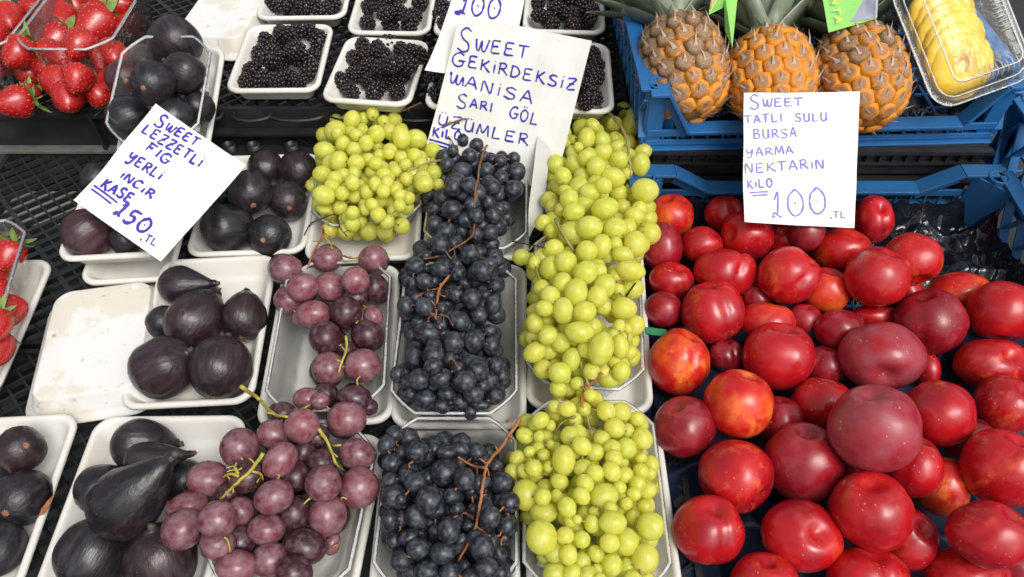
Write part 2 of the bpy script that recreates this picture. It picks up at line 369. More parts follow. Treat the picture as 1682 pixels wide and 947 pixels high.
for x, wd in ((-.345, .05), (-.405, .04), (-.285, .07), (-.205, .07), (-.125, .07)):   # rounded cell rims standing on the front ledge
    mb = MB(); pts = []
    for q in range(0, 13):
        a = math.pi + math.pi * q / 12; pts.append((x + wd / 2 * math.cos(a), .835 + .020 * math.sin(a) * .6, .062))
    mb.tube(smooth_path([(x - wd / 2, .845, .062)] + pts + [(x + wd / 2, .845, .062)], 2), .0022, 5); fin('cell_rim', mb, M['blackp'])
mb = MB(); mb.box((-.418, .826, .034), (.155, .8395, .038)); fin('ledge', mb)
mb = MB(); mb.box((-.418, .818, .004), (.155, .8395, .008)); fin('lower_rim', mb)
mb = MB()
x = -.30
while x < .14:
    mb.bar((x, .836, .010), (x + .02, .836, .033), .003, .002, Vector((0, 1, 0))); mb.bar((x + .02, .8365, .010), (x, .8365, .033), .003, .002, Vector((0, 1, 0))); x += .026
fin('cross_braces', mb)
# a pale strip of card lying under the lattice
mb = MB(); mb.box((-.78, .735, -.045), (-.30, .80, -.042)); tag(mb.build('cardboard_strip', M['cloth']), 'pale strip of card seen through the black lattice below the strawberries', 'card')
mb = MB(); mb.box((-.50, 1.05, .02), (-.33, 1.22, .024)); tag(mb.build('cardboard_sheet', plain('brown_card', (.34, .27, .17), .8, (.26, .2, .12), 30, .2)), 'brown card under the lattice beside the upturned top tray', 'card')

# ---------------------------------------------------------------- foam trays and punnets
def frame_of(q, zs):
    c = [P(x, y, z) for (x, y), z in zip(q, zs)]           # TL TR BR BL
    ctr = (c[0] + c[1] + c[2] + c[3]) / 4
    ex = (c[1] - c[0] + c[2] - c[3]); ey = (c[0] - c[3] + c[1] - c[2])
    W = ex.length / 2; L = ey.length / 2
    ey.normalize(); ex = (ex - ey * ex.dot(ey)).normalized(); ez = ex.cross(ey)
    M4 = Matrix((ex, ey, ez)).transposed().to_4x4(); M4.translation = ctr
    return M4, W, L
def rrect(W, L, r, n=6, cut=False):
    pts = []
    r = min(r, W / 2 - .001, L / 2 - .001)
    for (sx, sy, a0) in ((1, 1, 0), (-1, 1, 90), (-1, -1, 180), (1, -1, 270)):
        cx, cy = sx * (W / 2 - r), sy * (L / 2 - r)
        for i in range(n + 1):
            a = R(a0 + 90 * i / n)
            if cut:                                       # chamfered octagon corner, slightly softened
                f = i / n; p0 = Vector((math.cos(R(a0)), math.sin(R(a0)))); p1 = Vector((math.cos(R(a0 + 90)), math.sin(R(a0 + 90))))
                p = p0.lerp(p1, f) * .8 + Vector((math.cos(a), math.sin(a))) * .2; pts.append((cx + r * p.x, cy + r * p.y))
            else: pts.append((cx + r * math.cos(a), cy + r * math.sin(a)))
    return pts
def ring_mesh(W, L, prof, r, n=6, cut=False, capa=True, capb=True, wob=0):
    vs = []; k = 0
    for (ins, z) in prof:
        for (x, y) in rrect(W - 2 * ins, L - 2 * ins, max(.003, r - ins * .7), n, cut):
            q = noise.noise(Vector((x * 25, y * 25, z * 10 + wob * 7))) * .0007 * (1 if wob else 0)
            vs.append((x + q, y + q, z + q))
    m = 4 * (n + 1); fs = []
    for j in range(len(prof) - 1):
        for i in range(m): fs.append((j * m + i, j * m + (i + 1) % m, (j + 1) * m + (i + 1) % m, (j + 1) * m + i))
    if capa: fs.append(tuple(range(m))[::-1])
    if capb: fs.append(tuple((len(prof) - 1) * m + i for i in range(m)))
    return vs, fs
TRAYS = {}
def foam(key, q, zr, label, h=.026, zs=None, flip=False, mat='foam', r=.020):
    zs = zs or [zr] * 4
    M4, W, L = frame_of(q, zs)
    prof = [(.024, -h + .004), (.019, -h + .0048), (.0155, -h + .009), (.0080, -.0035), (.0062, -.0006), (.0042, .0004), (.0018, 0), (.0003, -.0016), (0, -.004), (.0012, -.0058), (.0038, -.0064), (.0070, -.008), (.0130, -h + .003), (.0165, -h)]
    if flip: M4 = M4 @ Matrix.Rotation(math.pi, 4, 'Y')
    wb = len(TRAYS) + 1
    vs, fs = ring_mesh(W, L, prof, r, 7, wob=wb)
    me = mesh('foam_tray', vs, fs, True, M[mat])
    o = mobj('foam_tray', me, M=M4)
    tag(o, label, 'foam tray', 'white foam trays')
    TRAYS[key] = (M4, W, L, h); print('tray', key, round(W, 3), round(L, 3))
    return o
def punnet(key, q, zr, label, h=.045, zs=None, taper=.016, r=.026, group='clear plastic punnets'):
    zs = zs or [zr] * 4
    M4, W, L = frame_of(q, zs)
    root = empty('plastic_punnet'); root.matrix_world = M4 @ Matrix.Translation((0, 0, -h))
    tag(root, label, 'punnet', group)
    # walls with vertical flutes: dense outline, every other point pushed in
    segs = []
    base = rrect(W, L, r, 4, True); m0 = len(base); out = []
    for i in range(m0):
        a = Vector(base[i]); b = Vector(base[(i + 1) % m0]); n = max(1, int((b - a).length / .0036)); n += n % 2
        for k in range(n): out.append((a.lerp(b, k / n), 1 if k % 2 else 0))
    mm = len(out); vs = []; fs = []
    prof = [(.0012, h - .0006, 0), (.0022, h - .004, 0), (.004, h - .008, .6), (taper * .6, h * .5, 1), (taper - .001, .006, 1), (taper + .003, .0012, 0), (taper + .014, .0022, 0), (taper + .022, .0008, 0)]
    for ins, z, fl in prof:
        for p, odd in out:
            s = Vector((1 - 2 * ins / W, 1 - 2 * ins / L)); d = p.normalized()
            q_ = Vector((p.x * s.x, p.y * s.y)) - d * (.0013 * fl * odd); vs.append((q_.x, q_.y, z))
    for j in range(len(prof) - 1):
        for i in range(mm): fs.append((j * mm + i, j * mm + (i + 1) % mm, (j + 1) * mm + (i + 1) % mm, (j + 1) * mm + i))
    fs.append(tuple((len(prof) - 1) * mm + i for i in range(mm)))
    mobj('basket', mesh('basket', vs, fs, True, M['clear']), root)
    vs, fs = ring_mesh(W, L, [(.0028, h - .0015), (.0024, h + .0003), (.0012, h + .0008), (-.0004, h + .0003), (-.0010, h - .0012), (-.0004, h - .0024), (.0018, h - .0020), (.0028, h - .0015)], r, 4, True, False, False)
    mobj('rim', mesh('rim', vs, fs, True, M['clearrim']), root)
    print('punnet', key, round(W, 3), round(L, 3)); return root
Z1 = .101
foam('T1', [(408, 37), (549, 40), (520, 154), (371, 142)], Z1, 'white foam tray of blackberries, leftmost of the front blackberry row')
foam('T2', [(570, 59), (707, 64), (673, 174), (524, 161)], Z1, 'white foam tray of blackberries just behind the left green grapes')
foam('T3', [(450, -70), (588, -66), (562, 33), (423, 24)], Z1, 'white foam tray of blackberries at the top edge, beside the upturned stained tray')
foam('T4', [(600, -55), (722, -52), (705, 60), (568, 47)], Z1, 'white foam tray of blackberries at the top edge, left of the half hidden 100 card')
foam('T5', [(736, -55), (862, -52), (848, 62), (709, 56)], Z1, 'white foam tray of blackberries at the top edge, mostly behind the 100 card')
foam('T6', [(722, 74), (852, 72), (848, 186), (691, 170)], Z1, 'white foam tray of blackberries mostly hidden behind the big grape price card')
foam('T7', [(868, -55), (990, -55), (997, 60), (856, 44)], Z1, 'white foam tray of blackberries at the top edge next to the blue pineapple crate')
foam('T8', [(872, 68), (1002, 68), (1009, 176), (868, 188)], Z1, 'white foam tray of blackberries at the right edge of the big grape price card')
def foam_up(q, ztop, label, h=.028, zb=None, mat='foamdirty'):
    """an upturned tray: q are the corners of the flat bottom that now faces up"""
    M4, W, L = frame_of(q, [ztop] * 4 if zb is None else zb)
    prof = [(.005, -.0001), (.0018, 0), (.0005, -.0003), (0, -.0010), (-.0006, -.0025), (-.0085, -h + .009), (-.0095, -h + .0075), (-.0155, -h + .005), (-.0165, -h + .0035), (-.016, -h + .002), (-.013, -h + .0005), (-.009, -h + .002), (.004, -.004)]
    vs, fs = ring_mesh(W, L, prof, .018, 7, wob=3)
    fs = [f[::-1] for f in fs]
    return M4, tag(mobj('foam_tray', mesh('foam_tray', vs, fs, True, M[mat]), M=M4), label, 'foam tray', 'white foam trays')
foam_up([(338, -30), (455, -28), (385, 62), (292, 58)], .100, 'upturned empty foam tray at the top with one small red spot')
foam_up([(92, 480), (250, 460), (222, 648), (52, 648)], .032, 'upturned empty foam tray with beige stains, left of the five big figs')
Z0 = .0265
foam('F1b', [(175, 330), (315, 330), (278, 462), (130, 462)], .027, 'empty foam tray under the fig tray at the corner of the fig price card')
foam('F1', [(150, 283), (300, 285), (266, 424), (88, 420)], .056, 'foam tray with two large figs under the lower left edge of the fig price card')
foam('F2', [(362, 243), (522, 262), (503, 420), (300, 412)], Z0, 'foam tray of figs right of the fig price card, beside the left green grapes')
foam('F3', [(268, 418), (455, 422), (410, 674), (198, 657)], Z0, 'foam tray of six figs between the stained tray and the upper red grapes')
foam('F4', [(160, 672), (408, 690), (335, 985), (50, 980)], .030, 'foam tray of long figs at the bottom, touching the lower red grapes')
foam('F5', [(-80, 682), (134, 682), (20, 985), (-215, 985)], Z0, 'foam tray of figs at the bottom left corner with a dry leaf on its edge')
foam('TS', [(-75, 425), (88, 428), (-12, 655), (-200, 655)], Z0, 'foam tray under the strawberry punnet at the left edge')
foam('TG1', [(532, 255), (700, 255), (688, 425), (497, 425)], Z0, 'foam tray under the small green grape punnet')
foam('TB1', [(712, 262), (872, 262), (868, 420), (692, 425)], Z0, 'foam tray under the back black grape punnet')
foam('TGR', [(912, 205), (1060, 210), (1058, 385), (884, 385)], Z0, 'foam tray under the back right green grapes')
foam('TR1', [(466, 432), (658, 440), (645, 697), (418, 697)], Z0, 'foam tray under the upper red grape punnet')
foam('TB2', [(672, 432), (868, 430), (862, 704), (640, 700)], Z0, 'foam tray under the middle black grape punnet')
foam('TG2', [(880, 396), (1054, 396), (1076, 670), (861, 678)], Z0, 'foam tray under the long middle green grape punnet beside the nectarines')
foam('TR2', [(438, 700), (624, 712), (596, 985), (318, 985)], Z0, 'foam tray under the lower red grape punnet')
foam('TB3', [(632, 702), (850, 708), (856, 985), (602, 985)], Z0, 'foam tray under the front black grape punnet')
foam('TG3', [(864, 686), (1080, 690), (1130, 985), (860, 985)], Z0, 'foam tray under the front green grape punnet')
punnet('PG1', [(524, 212), (690, 214), (690, 366), (513, 366)], .055, 'clear punnet of small green grapes, left green bunch')
punnet('PB1', [(716, 232), (868, 232), (864, 408), (693, 405)], .055, 'clear punnet of black grapes in front of the big grape price card')
punnet('PGR', [(912, 176), (1062, 182), (1056, 372), (890, 372)], .055, 'clear punnet of green grapes at the back against the blue crate')
punnet('PR1', [(478, 425), (640, 432), (632, 676), (427, 672)], .052, 'clear punnet around the upper red grapes')
punnet('PB2', [(664, 428), (852, 430), (846, 680), (641, 678)], .056, 'clear punnet of the middle black grape bunch')
punnet('PG2', [(880, 378), (1050, 380), (1058, 636), (862, 636)], .050, 'clear punnet of the long middle green grape bunch')
punnet('PR2', [(430, 690), (614, 700), (580, 975), (304, 975)], .052, 'clear punnet around the lower red grapes')
punnet('PB3', [(648, 684), (842, 684), (858, 975), (598, 975)], .050, 'clear punnet of the front black grapes')
punnet('PG3', [(866, 656), (1064, 658), (1116, 975), (852, 975)], .050, 'clear punnet of the front green grapes')
foam('TD', [(232, 72), (366, 78), (344, 258), (182, 258)], .11, 'foam tray tilted under the clear punnet of round dark figs', zs=[.118, .118, .070, .070])
punnet('PD', [(206, 56), (350, 60), (320, 238), (166, 228)], .15, 'clear punnet of round dark figs tilted above the fig price card', h=.05, zs=[.165, .165, .112, .112])
punnet('PS1', [(105, -55), (262, -50), (166, 78), (20, 82)], .150, 'clear punnet heaped with strawberries, in front at the top left', h=.072)
punnet('PS2', [(-45, -50), (104, -42), (-10, 84), (-160, 84)], .150, 'clear punnet of strawberries cut by the top left corner', h=.072)
punnet('PS3', [(-85, 360), (44, 366), (-38, 640), (-200, 640)], .080, 'clear punnet of strawberries cut by the left edge', h=.052)

# ---------------------------------------------------------------- camera-facing ellipsoid placement
def ell_matrix(c, rx, ry, rz, roll=0):
    m = (CAMR @ Matrix.Rotation(roll, 3, 'Z') @ Matrix.Diagonal((rx, ry, rz))).to_4x4(); m.translation = c; return m
# grape meshes: a few slightly different, shared by all
def grape_mesh(name, seed, mat):
    vs, fs = ICO[3]; out = []
    for v in vs:
        q = 1 + .035 * noise.noise(v * 1.3 + Vector((seed * 9, 0, 0)))
        s = v * q
        if v.z < -.9: s.z += (-.9 - v.z) * .3
        out.append(s)
    return mesh(name, out, fs, True, mat)
GM = {k: [grape_mesh('grape', i + 1, M[k]) for i in range(3)] for k in ('green', 'black', 'red', 'reddark')}

def parse(s, ox, oy, sc):
    out = []
    for tok in s.split():
        a = tok.split(','); m = None
        if a[-1].isalpha(): m = a.pop()
        x, y, r = float(a[0]), float(a[1]), float(a[2]); r2 = float(a[3]) if len(a) > 3 else r
        out.append((x / sc + ox, y / sc + oy, r / sc, r2 / sc, m))
    return out
def bunch(label, items, mat, zdome, stems, group, zin=.02, k=.86, stemmat='stemg', fill=True, zcap=.14, stemr=.0011, lowy=None):
    xs = [i[0] for i in items]; ys = [i[1] for i in items]
    cx, cy = (min(xs) + max(xs)) / 2, (min(ys) + max(ys)) / 2; hx = (max(xs) - min(xs)) / 2 + 10; hy = (max(ys) - min(ys)) / 2 + 10
    z_edge, z_mid = zdome
    def zf(px, py):
        if lowy and py > lowy: return max(zin, min(z_edge - .012, .048 - (py - lowy) * .0012))
        d = ((px - cx) / hx) ** 2 + ((py - cy) / hy) ** 2 * .6
        return z_edge + (z_mid - z_edge) * max(0, 1 - d)
    placed = []; rr = random.Random(len(label) * 31 + len(items))
    # the inside of the bunch: berries between and below the ones that can be made out
    und = []; mean = sum(i[2] + i[3] for i in items) / 2 / len(items); big = sorted(i[2] for i in items)[int(len(items) * .6)]; mean = max(mean, big) * 1.04; lim = min(170, 290 - len(items)); items = [(i[0], i[1], i[2] * 1.05, i[3] * 1.05, i[4]) for i in items]
    for lay in range(2 if fill else 0):
        pts = []
        for _ in range(5200):
            a = rr.choice(items); an = rr.uniform(0, 6.283); ds = rr.uniform(0, 1.5) * (a[2] + a[3]) / 2
            x, y = a[0] + math.cos(an) * ds, a[1] + math.sin(an) * ds
            r = mean * rr.uniform(.85, 1.15)
            if sum(1 for b in items if math.hypot(b[0] - x, b[1] - y) < (b[2] + b[3]) / 2 + r * .95) < 3: continue
            if all(math.hypot(x - q[0], y - q[1]) > 1.42 * r for q in pts): pts.append((x, y, r, r, None))
        und.append(pts)
    under = []
    for lay, pts in enumerate(und):
        dz = (-.024, -.011)[lay] if len(und) == 2 else -.011
        pts = pts[:lim // len(und)]
        under += settle(pts, placed, lambda x, y: max(zin, zf(x, y) + dz), .8, zcap)
    if not fill:
        for it in items:
            if it[2] > 20: under += settle([(it[0] + rr.uniform(-6, 6), it[1] + rr.uniform(-3, 7), it[2] * .95, it[3] * .95, None)], placed, lambda x, y: zin, .95, .035)
    res = settle(items, placed, zf, k, zcap)
    ctr = sum((r[0] for r in res), Vector()) / len(res); ctr.z = zin
    root = tag(empty('grape_bunch', ctr), label, 'grapes', group)
    T = Matrix.Translation(-ctr); cnt = 0
    def put(c, rx, ry, m):
        nonlocal cnt
        el = max(rx, ry) / max(1e-6, min(rx, ry)); roll = rr.uniform(-.35, .35) if el > 1.08 else rr.uniform(0, 3.1)
        rz = (rx + ry) / 2 * rr.uniform(.95, 1.06); ov = rr.uniform(1.0, 1.09); rx, ry = (rx * ov, ry / ov) if el <= 1.08 else (rx, ry)
        mobj('grape', rr.choice(GM[m]), root, M=T @ ell_matrix(c, rx, ry, rz, roll)); cnt += 1
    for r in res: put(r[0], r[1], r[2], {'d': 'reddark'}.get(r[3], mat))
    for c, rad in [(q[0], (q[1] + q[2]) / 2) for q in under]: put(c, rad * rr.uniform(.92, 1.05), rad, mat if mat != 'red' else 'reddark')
    # stems lie on the fruit surface that is already there
    def surf(px, py):
        d = ray(px, py); best = None
        for c, rad in placed:
            # distance of the ray to the sphere centre
            tt = d.dot(c) / d.dot(d); off = (d * tt - c).length
            if off < rad:
                th = tt - math.sqrt(max(0, (rad * rad - off * off) / d.dot(d))); best = th if best is None else min(best, th)
        if best is None:
            best = min(((d * (d.dot(c) / d.dot(d)) - c).length, d.dot(c) / d.dot(d) - rad * .3) for c, rad in placed)[1]
        return best
    for st in stems:
        mt, rd, pts = st[0], st[1], st[2:]
        pr = []
        dps = [surf(*p) for p in pts]
        for i, p in enumerate(pts):
            t = min(dps[max(0, i - 1):i + 2]) * .35 + dps[i] * .65 - .0022
            pr.append(CAM + ray(*p) * t)
        path = smooth_path(pr, 5); n = len(path)
        for i, p in enumerate(path): path[i] = p + Vector((rr.uniform(-1, 1), rr.uniform(-1, 1), rr.uniform(-1, 1))) * rd * .25
        mb = MB(); mb.tube(path, [rd * (1.25 - .5 * i / n) for i in range(n)], 6)
        # knots and side twigs
        for i in range(3, n - 2, 4):
            d_ = Vector((rr.uniform(-1, 1), rr.uniform(-1, 1), rr.uniform(-.3, .5))).normalized() * rr.uniform(.005, .011)
            mb.tube([path[i], path[i] + d_ * .6 + Vector((0, 0, .001)), path[i] + d_], [rd * .6, rd * .45, rd * .7], 5)
        mb.v = [T @ v for v in mb.v]; mb.build('stem', M[mt], root, True)
    # short pedicels poking between the berries
    mb = MB(); rs = [r for r in res]
    for i in range(int(len(rs) * .75)):
        a = rr.choice(rs); near = sorted(rs, key=lambda q: (q[0] - a[0]).length)[1:4]
        b = rr.choice(near)
        ra = (a[1] + a[2]) / 2
        up = (CAM - a[0]).normalized()
        p0 = a[0] + ((b[0] - a[0]).normalized() * .85 + up * .35).normalized() * ra * 1.0
        p2 = b[0] + ((a[0] - b[0]).normalized() * .75 + up * .1).normalized() * (b[1] + b[2]) / 2 * .95
        p1 = (p0 + p2) / 2 + up * ra * rr.uniform(-.1, .3) + Vector((rr.uniform(-1, 1), rr.uniform(-1, 1), 0)) * ra * .25
        pp = smooth_path([p0, p1, p2], 3); mb.tube(pp, [stemr] + [stemr * .7] * (len(pp) - 2) + [stemr * .95], 5)
    mb.v = [T @ v for v in mb.v]; mb.build('pedicels', M[stemmat], root, True)['kind'] = 'stuff'
    print('bunch', label[:30], cnt, 'zmax', round(max(r[0].z for r in res), 3))
    return res
A = parse
G1 = A('625,635,55,48 705,580,42,40 700,640,28 660,695,35 760,575,27,32 805,550,30,35 890,640,38 860,590,30 635,648,30 725,655,32 570,730,50,42 600,790,40 890,730,35 825,650,42 775,695,35,40 715,725,36 1015,675,53,45 945,665,43,55 640,780,42,48 1100,730,40 840,755,30 885,745,28 945,765,32 1010,755,35 725,790,40 785,775,32 1040,800,35 820,795,33 965,800,30 1100,840,40 660,850,35 560,845,45,40 620,870,40 715,840,30 860,845,33 915,830,30 1005,845,32 970,870,32 1125,895,27 1050,880,45,52 820,890,32 680,920,32 705,885,35 875,890,35 570,935,42,35 770,925,33 915,915,35', 340, 0, 2.96) + \
     A('430,15,35 480,50,35 740,35,30 640,5,32 735,130,35 800,75,33 760,60,30 420,230,40 500,235,38 610,235,45 685,235,40 770,210,40 530,200,38 700,190,35 590,130,28 390,130,35,22 680,40,33 530,0,36 600,45,33 540,65,33 880,5,45,40 945,10,28 390,60,50,48 470,120,35 530,145,33 625,105,32 655,155,36 760,110,30', 400, 300, 2.96)
GRN = A('870,610,35 975,600,35 920,740,45 850,760,40 820,575,28 735,640,30 690,715,35 735,695,25 800,715,25 775,680,20 765,735,25 915,685,40,48 840,670,40,50 990,715,40,38 1065,560,35 1050,615,42,62 1115,735,38 1035,735,24', 680, 0, 2.96) + \
      A('290,50,38 370,50,40 420,20,35 400,100,35 385,150,45 460,60,42 460,130,35 260,200,35 330,165,30 345,195,40 275,225,30 310,140,40 430,170,40 320,100,36 645,50,38,50 555,30,38 585,90,25 490,140,35 555,170,36 530,105,52,40 625,180,35,40 665,230,38 570,230,35 665,160,55,50 480,180,32', 800, 250, 2.558)
G2 = A('270,330,30 310,240,28 235,295,34 280,405,40 640,240,35 620,265,38 590,320,35,45 540,385,30 625,385,47,55 680,340,48 570,430,45,35 540,320,50,46 410,215,45,38 365,250,45,38 495,235,57,45 200,465,28 145,440,38,34 265,485,40,50 355,340,53,48 430,315,55,47 480,395,40,52 510,440,27 420,415,45,43 540,520,30 470,500,35 605,495,60,40 330,460,45,46 315,545,40 230,570,35 550,575,25 495,560,45,50 415,505,48,50 265,600,42,38 375,590,48,60 490,650,32 465,605,42,46 240,655,38,33 320,665,42,55 410,670,48,44 190,780,30 200,720,40,38 255,705,27 310,800,40 600,840,30 590,740,20 555,730,27 530,770,28 575,655,53,45 255,770,38 415,830,35 390,755,60,44 560,815,35,50 480,825,50,70 235,910,40 490,920,25 535,880,25 565,920,38 440,920,35 200,840,45,43 355,870,38,50 305,925,45,45', 800, 250, 2.558)
G3 = A('350,80,30 265,105,38 300,60,22 410,135,30 250,185,30 380,195,32 305,195,37 340,240,30 155,260,30 185,245,38 230,270,25 115,315,38 175,370,28 180,320,27 135,385,25 230,355,20 60,475,35 80,415,35 200,400,27 110,475,33 545,210,45 620,240,33 480,205,43 575,290,30 460,330,35 518,280,45 640,330,48 570,370,45 635,415,25 505,370,38 430,390,38 330,390,35 318,315,42 370,360,42 155,460,38 220,455,25 515,415,38 675,485,28 635,475,35 560,490,38 375,460,40 430,480,38 505,475,42 290,425,50,65 665,560,38 620,530,35 540,545,30 385,530,40 270,520,38 200,660,60,45 605,575,30 570,620,28 650,630,30 470,585,62,55 370,585,38 258,585,28 195,590,38 120,580,60,68 425,660,28 500,640,30 600,680,32 320,695,30 305,635,42 350,690,20 665,780,45 680,720,58,62 620,770,20 510,705,60,50 415,710,37 250,840,45 295,765,40 190,770,70,72 570,790,55,60 495,795,43 370,780,38 575,905,45 655,865,57,65 440,915,25 435,845,38 310,850,42 250,930,50 505,895,45,50 370,880,40 325,930,40 400,940,40 450,960,30 600,960,40 660,950,30', 820, 600, 2.73)
B1 = A('150,760,28 160,800,35 190,730,28 240,680,32 290,800,25 350,830,40 450,720,22 510,725,22 485,770,32 420,780,30 340,760,28 305,705,35 270,755,38,35 380,775,27 425,865,38 360,890,38 260,890,32 235,830,48,42 205,890,50 470,675,27 560,765,33,40 500,835,43,45 430,930,30 485,920,45 310,930,38 240,940,36', 680, 0, 2.96) + \
     A('900,60,30 930,125,35 930,200,40 1060,230,35 1160,210,38 1235,210,34 1240,60,30 1240,130,34 1080,180,38 1130,160,38 1200,240,40 1130,250,36 970,70,45 1020,20,42 1095,12,40 1140,50,40 1190,90,38 1210,20,40 1110,110,42 1015,130,50,48 985,235,45 1215,160,42', 400, 300, 2.96)
B2 = A('1235,380,28 1195,395,38 1045,440,40 925,480,30 825,490,32 885,355,38,25 1020,295,30 1205,300,40 1075,490,30 1225,500,35 1035,395,30 995,545,30 965,610,30 910,550,30 1175,545,28 1145,640,42 1195,720,35 1130,440,40 955,300,50 835,405,48,47 880,480,40,42 960,420,48,46 1100,350,50,47 1160,430,58,50 790,600,42,50 1035,545,38,42 1215,590,40,50 820,740,28 850,680,32,28 960,690,35 880,605,45 1110,565,48,52 895,730,65,52 1050,670,48 1205,790,45 1000,860,36 1120,770,50,60 1020,780,52,58 830,855,43,58 925,840,52,56 1190,900,45 1110,885,55,48', 400, 300, 2.96) + \
     A('665,45,34 635,135,40 570,175,45,25 400,180,35 260,130,30 245,75,35 200,40,36 610,65,42 580,90,32 480,160,38 325,150,50,42 420,125,42,35 540,125,42,45 560,20,48 470,15,34 300,60,50 395,60,48 500,70,50 360,5,40 640,0,34', 580, 600, 2.73)
B3 = A('215,390,32 165,520,40 240,495,38 365,375,28 325,405,30 335,505,28 640,450,30 560,530,28 530,565,22 570,565,20 610,530,20 185,310,40 150,355,38,45 175,440,46 290,385,48,50 480,375,42,35 415,390,45,32 555,390,42,40 595,430,30 370,650,38 370,740,32 465,640,32 220,690,30,45 165,695,35,50 500,510,50 280,525,50,45 410,480,60 670,530,50,50 440,585,38,35 185,590,60,55 215,600,25 540,640,26 515,720,25 340,605,57,62 285,680,50,60 700,615,45,48 590,650,42,50 615,680,45,50 690,715,48,50 185,785,35,45 250,770,48,35 485,780,28 550,770,35 655,845,30,45 430,740,50,60 620,790,34 290,820,50,45 215,875,45 265,925,35 500,900,28 400,840,58,48 580,820,52,60 330,920,55,50 435,930,50,45 600,910,50 530,950,40 660,930,34', 580, 600, 2.73)
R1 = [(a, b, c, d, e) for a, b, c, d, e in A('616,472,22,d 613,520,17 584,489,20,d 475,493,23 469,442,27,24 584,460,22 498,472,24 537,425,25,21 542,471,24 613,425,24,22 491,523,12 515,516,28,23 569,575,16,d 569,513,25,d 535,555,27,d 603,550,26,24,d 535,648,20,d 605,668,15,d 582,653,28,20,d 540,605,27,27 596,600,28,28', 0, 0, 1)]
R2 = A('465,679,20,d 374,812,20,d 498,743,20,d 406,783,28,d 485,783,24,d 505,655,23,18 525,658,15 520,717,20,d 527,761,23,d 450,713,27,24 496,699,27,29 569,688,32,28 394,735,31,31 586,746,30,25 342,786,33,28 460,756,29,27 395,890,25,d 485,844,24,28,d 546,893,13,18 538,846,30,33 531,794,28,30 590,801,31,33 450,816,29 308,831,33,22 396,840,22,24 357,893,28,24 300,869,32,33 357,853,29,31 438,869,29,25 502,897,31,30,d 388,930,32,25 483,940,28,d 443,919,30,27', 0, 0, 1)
GG, GB, GRD = 'green grape bunches', 'black grape bunches', 'red grape bunches'
bunch('bunch of small green grapes in the punnet left of the black grapes at the back', G1, 'green', (.050, .075), [
    ('stemg', .0012, (728, 262), (700, 268), (672, 280), (655, 292)), ('stemb', .0010, (692, 168), (660, 182), (632, 188), (612, 192)),
    ('stemk', .0007, (500, 386), (510, 368), (530, 358), (552, 352), (558, 372), (570, 388))], GG, .012, lowy=364)
bunch('bunch of black grapes with dry curling stems in front of the big price card', B1, 'black', (.050, .068), [
    ('stemb', .0014, (893, 190), (855, 192), (830, 212), (805, 232), (790, 262), (783, 320), (780, 400)),
    ('stemb', .0009, (720, 212), (745, 200), (768, 196), (772, 222), (772, 240)), ('stemb', .0008, (798, 178), (790, 200), (796, 232)), ('stemb', .0008, (720, 210), (740, 228), (752, 250)),
    ('stemb', .0008, (820, 225), (826, 208), (850, 196), (870, 190))], GB, .012, stemmat='stemb')
bunch('bunch of green grapes farthest back, against the blue pineapple crate', GRN, 'green', (.050, .078), [
    ('stemg', .0018, (962, 152), (990, 176), (1018, 205), (1032, 240), (1036, 290)), ('stemg', .0014, (962, 152), (956, 170), (950, 196)), ('stemb', .0011, (980, 147), (965, 150), (950, 176))], GG, .012)
bunch('red grapes in the upper punnet between the figs and the middle black grapes', R1, 'red', (.030, .036), [
    ('stemo', .0013, (530, 372), (530, 388), (515, 412), (505, 440)), ('stemy', .0011, (531, 388), (543, 400), (545, 408)), ('stemo', .0009, (565, 420), (578, 424), (592, 422)),
    ('stemy', .0013, (568, 552), (570, 570), (563, 590), (556, 612))], GRD, .012, stemmat='stemy', zcap=.1, fill=False)
bunch('long bunch of black grapes in the middle punnet, rusty forked stem on top', B2, 'black', (.048, .070), [
    ('stemb', .0012, (781, 300), (779, 350), (776, 385), (750, 405), (720, 420), (695, 425)), ('stemo', .0013, (738, 452), (722, 474), (717, 500), (716, 520), (724, 540)),
    ('stemo', .0009, (722, 473), (700, 478), (684, 488)), ('stemb', .0009, (717, 516), (706, 520), (702, 528)), ('stemb', .0009, (720, 516), (735, 520), (744, 535)),
    ('stemb', .0009, (738, 604), (742, 590), (752, 602))], GB, .012, stemmat='stemb')
bunch('long bunch of large green grapes in the middle punnet beside the nectarines', G2, 'green', (.052, .084), [
    ('stemg', .0018, (912, 360), (925, 385), (945, 415)), ('stemg', .0016, (945, 570), (955, 600), (966, 632)), ('stemk', .0007, (842, 396), (862, 400), (896, 407)), ('stemk', .0009, (1028, 486), (1044, 464))], GG, .012)
bunch('large dusty pink-red grapes spilling over the lower punnet onto the figs', R2, 'red', (.040, .062), [
    ('stemy', .0016, (396, 634), (425, 655), (448, 678), (472, 684)), ('stemy', .0014, (524, 704), (540, 730), (550, 758), (566, 774)), ('stemy', .0014, (432, 744), (412, 772), (390, 792), (362, 820)),
    ('stemy', .0012, (392, 778), (386, 768), (388, 760)), ('stemy', .0012, (392, 782), (378, 778), (366, 784)), ('stemy', .0010, (412, 773), (428, 778), (432, 788)), ('stemy', .0010, (545, 732), (560, 731)), ('stemo', .0008, (545, 898), (558, 893))], GRD, .012, stemmat='stemy', fill=False)
bunch('bunch of black grapes at the front with a long rusty stem sticking out', B3, 'black', (.042, .066), [
    ('stemo', .0016, (853, 688), (843, 705), (822, 735), (800, 762), (794, 790)), ('stemo', .0012, (796, 768), (775, 764), (752, 750)), ('stemo', .0012, (794, 790), (788, 830), (782, 862), (770, 890), (752, 922)),
    ('stemo', .0009, (745, 850), (762, 842), (778, 850)), ('stemo', .0009, (780, 862), (792, 872), (805, 880))], GB, .012, stemmat='stemo')
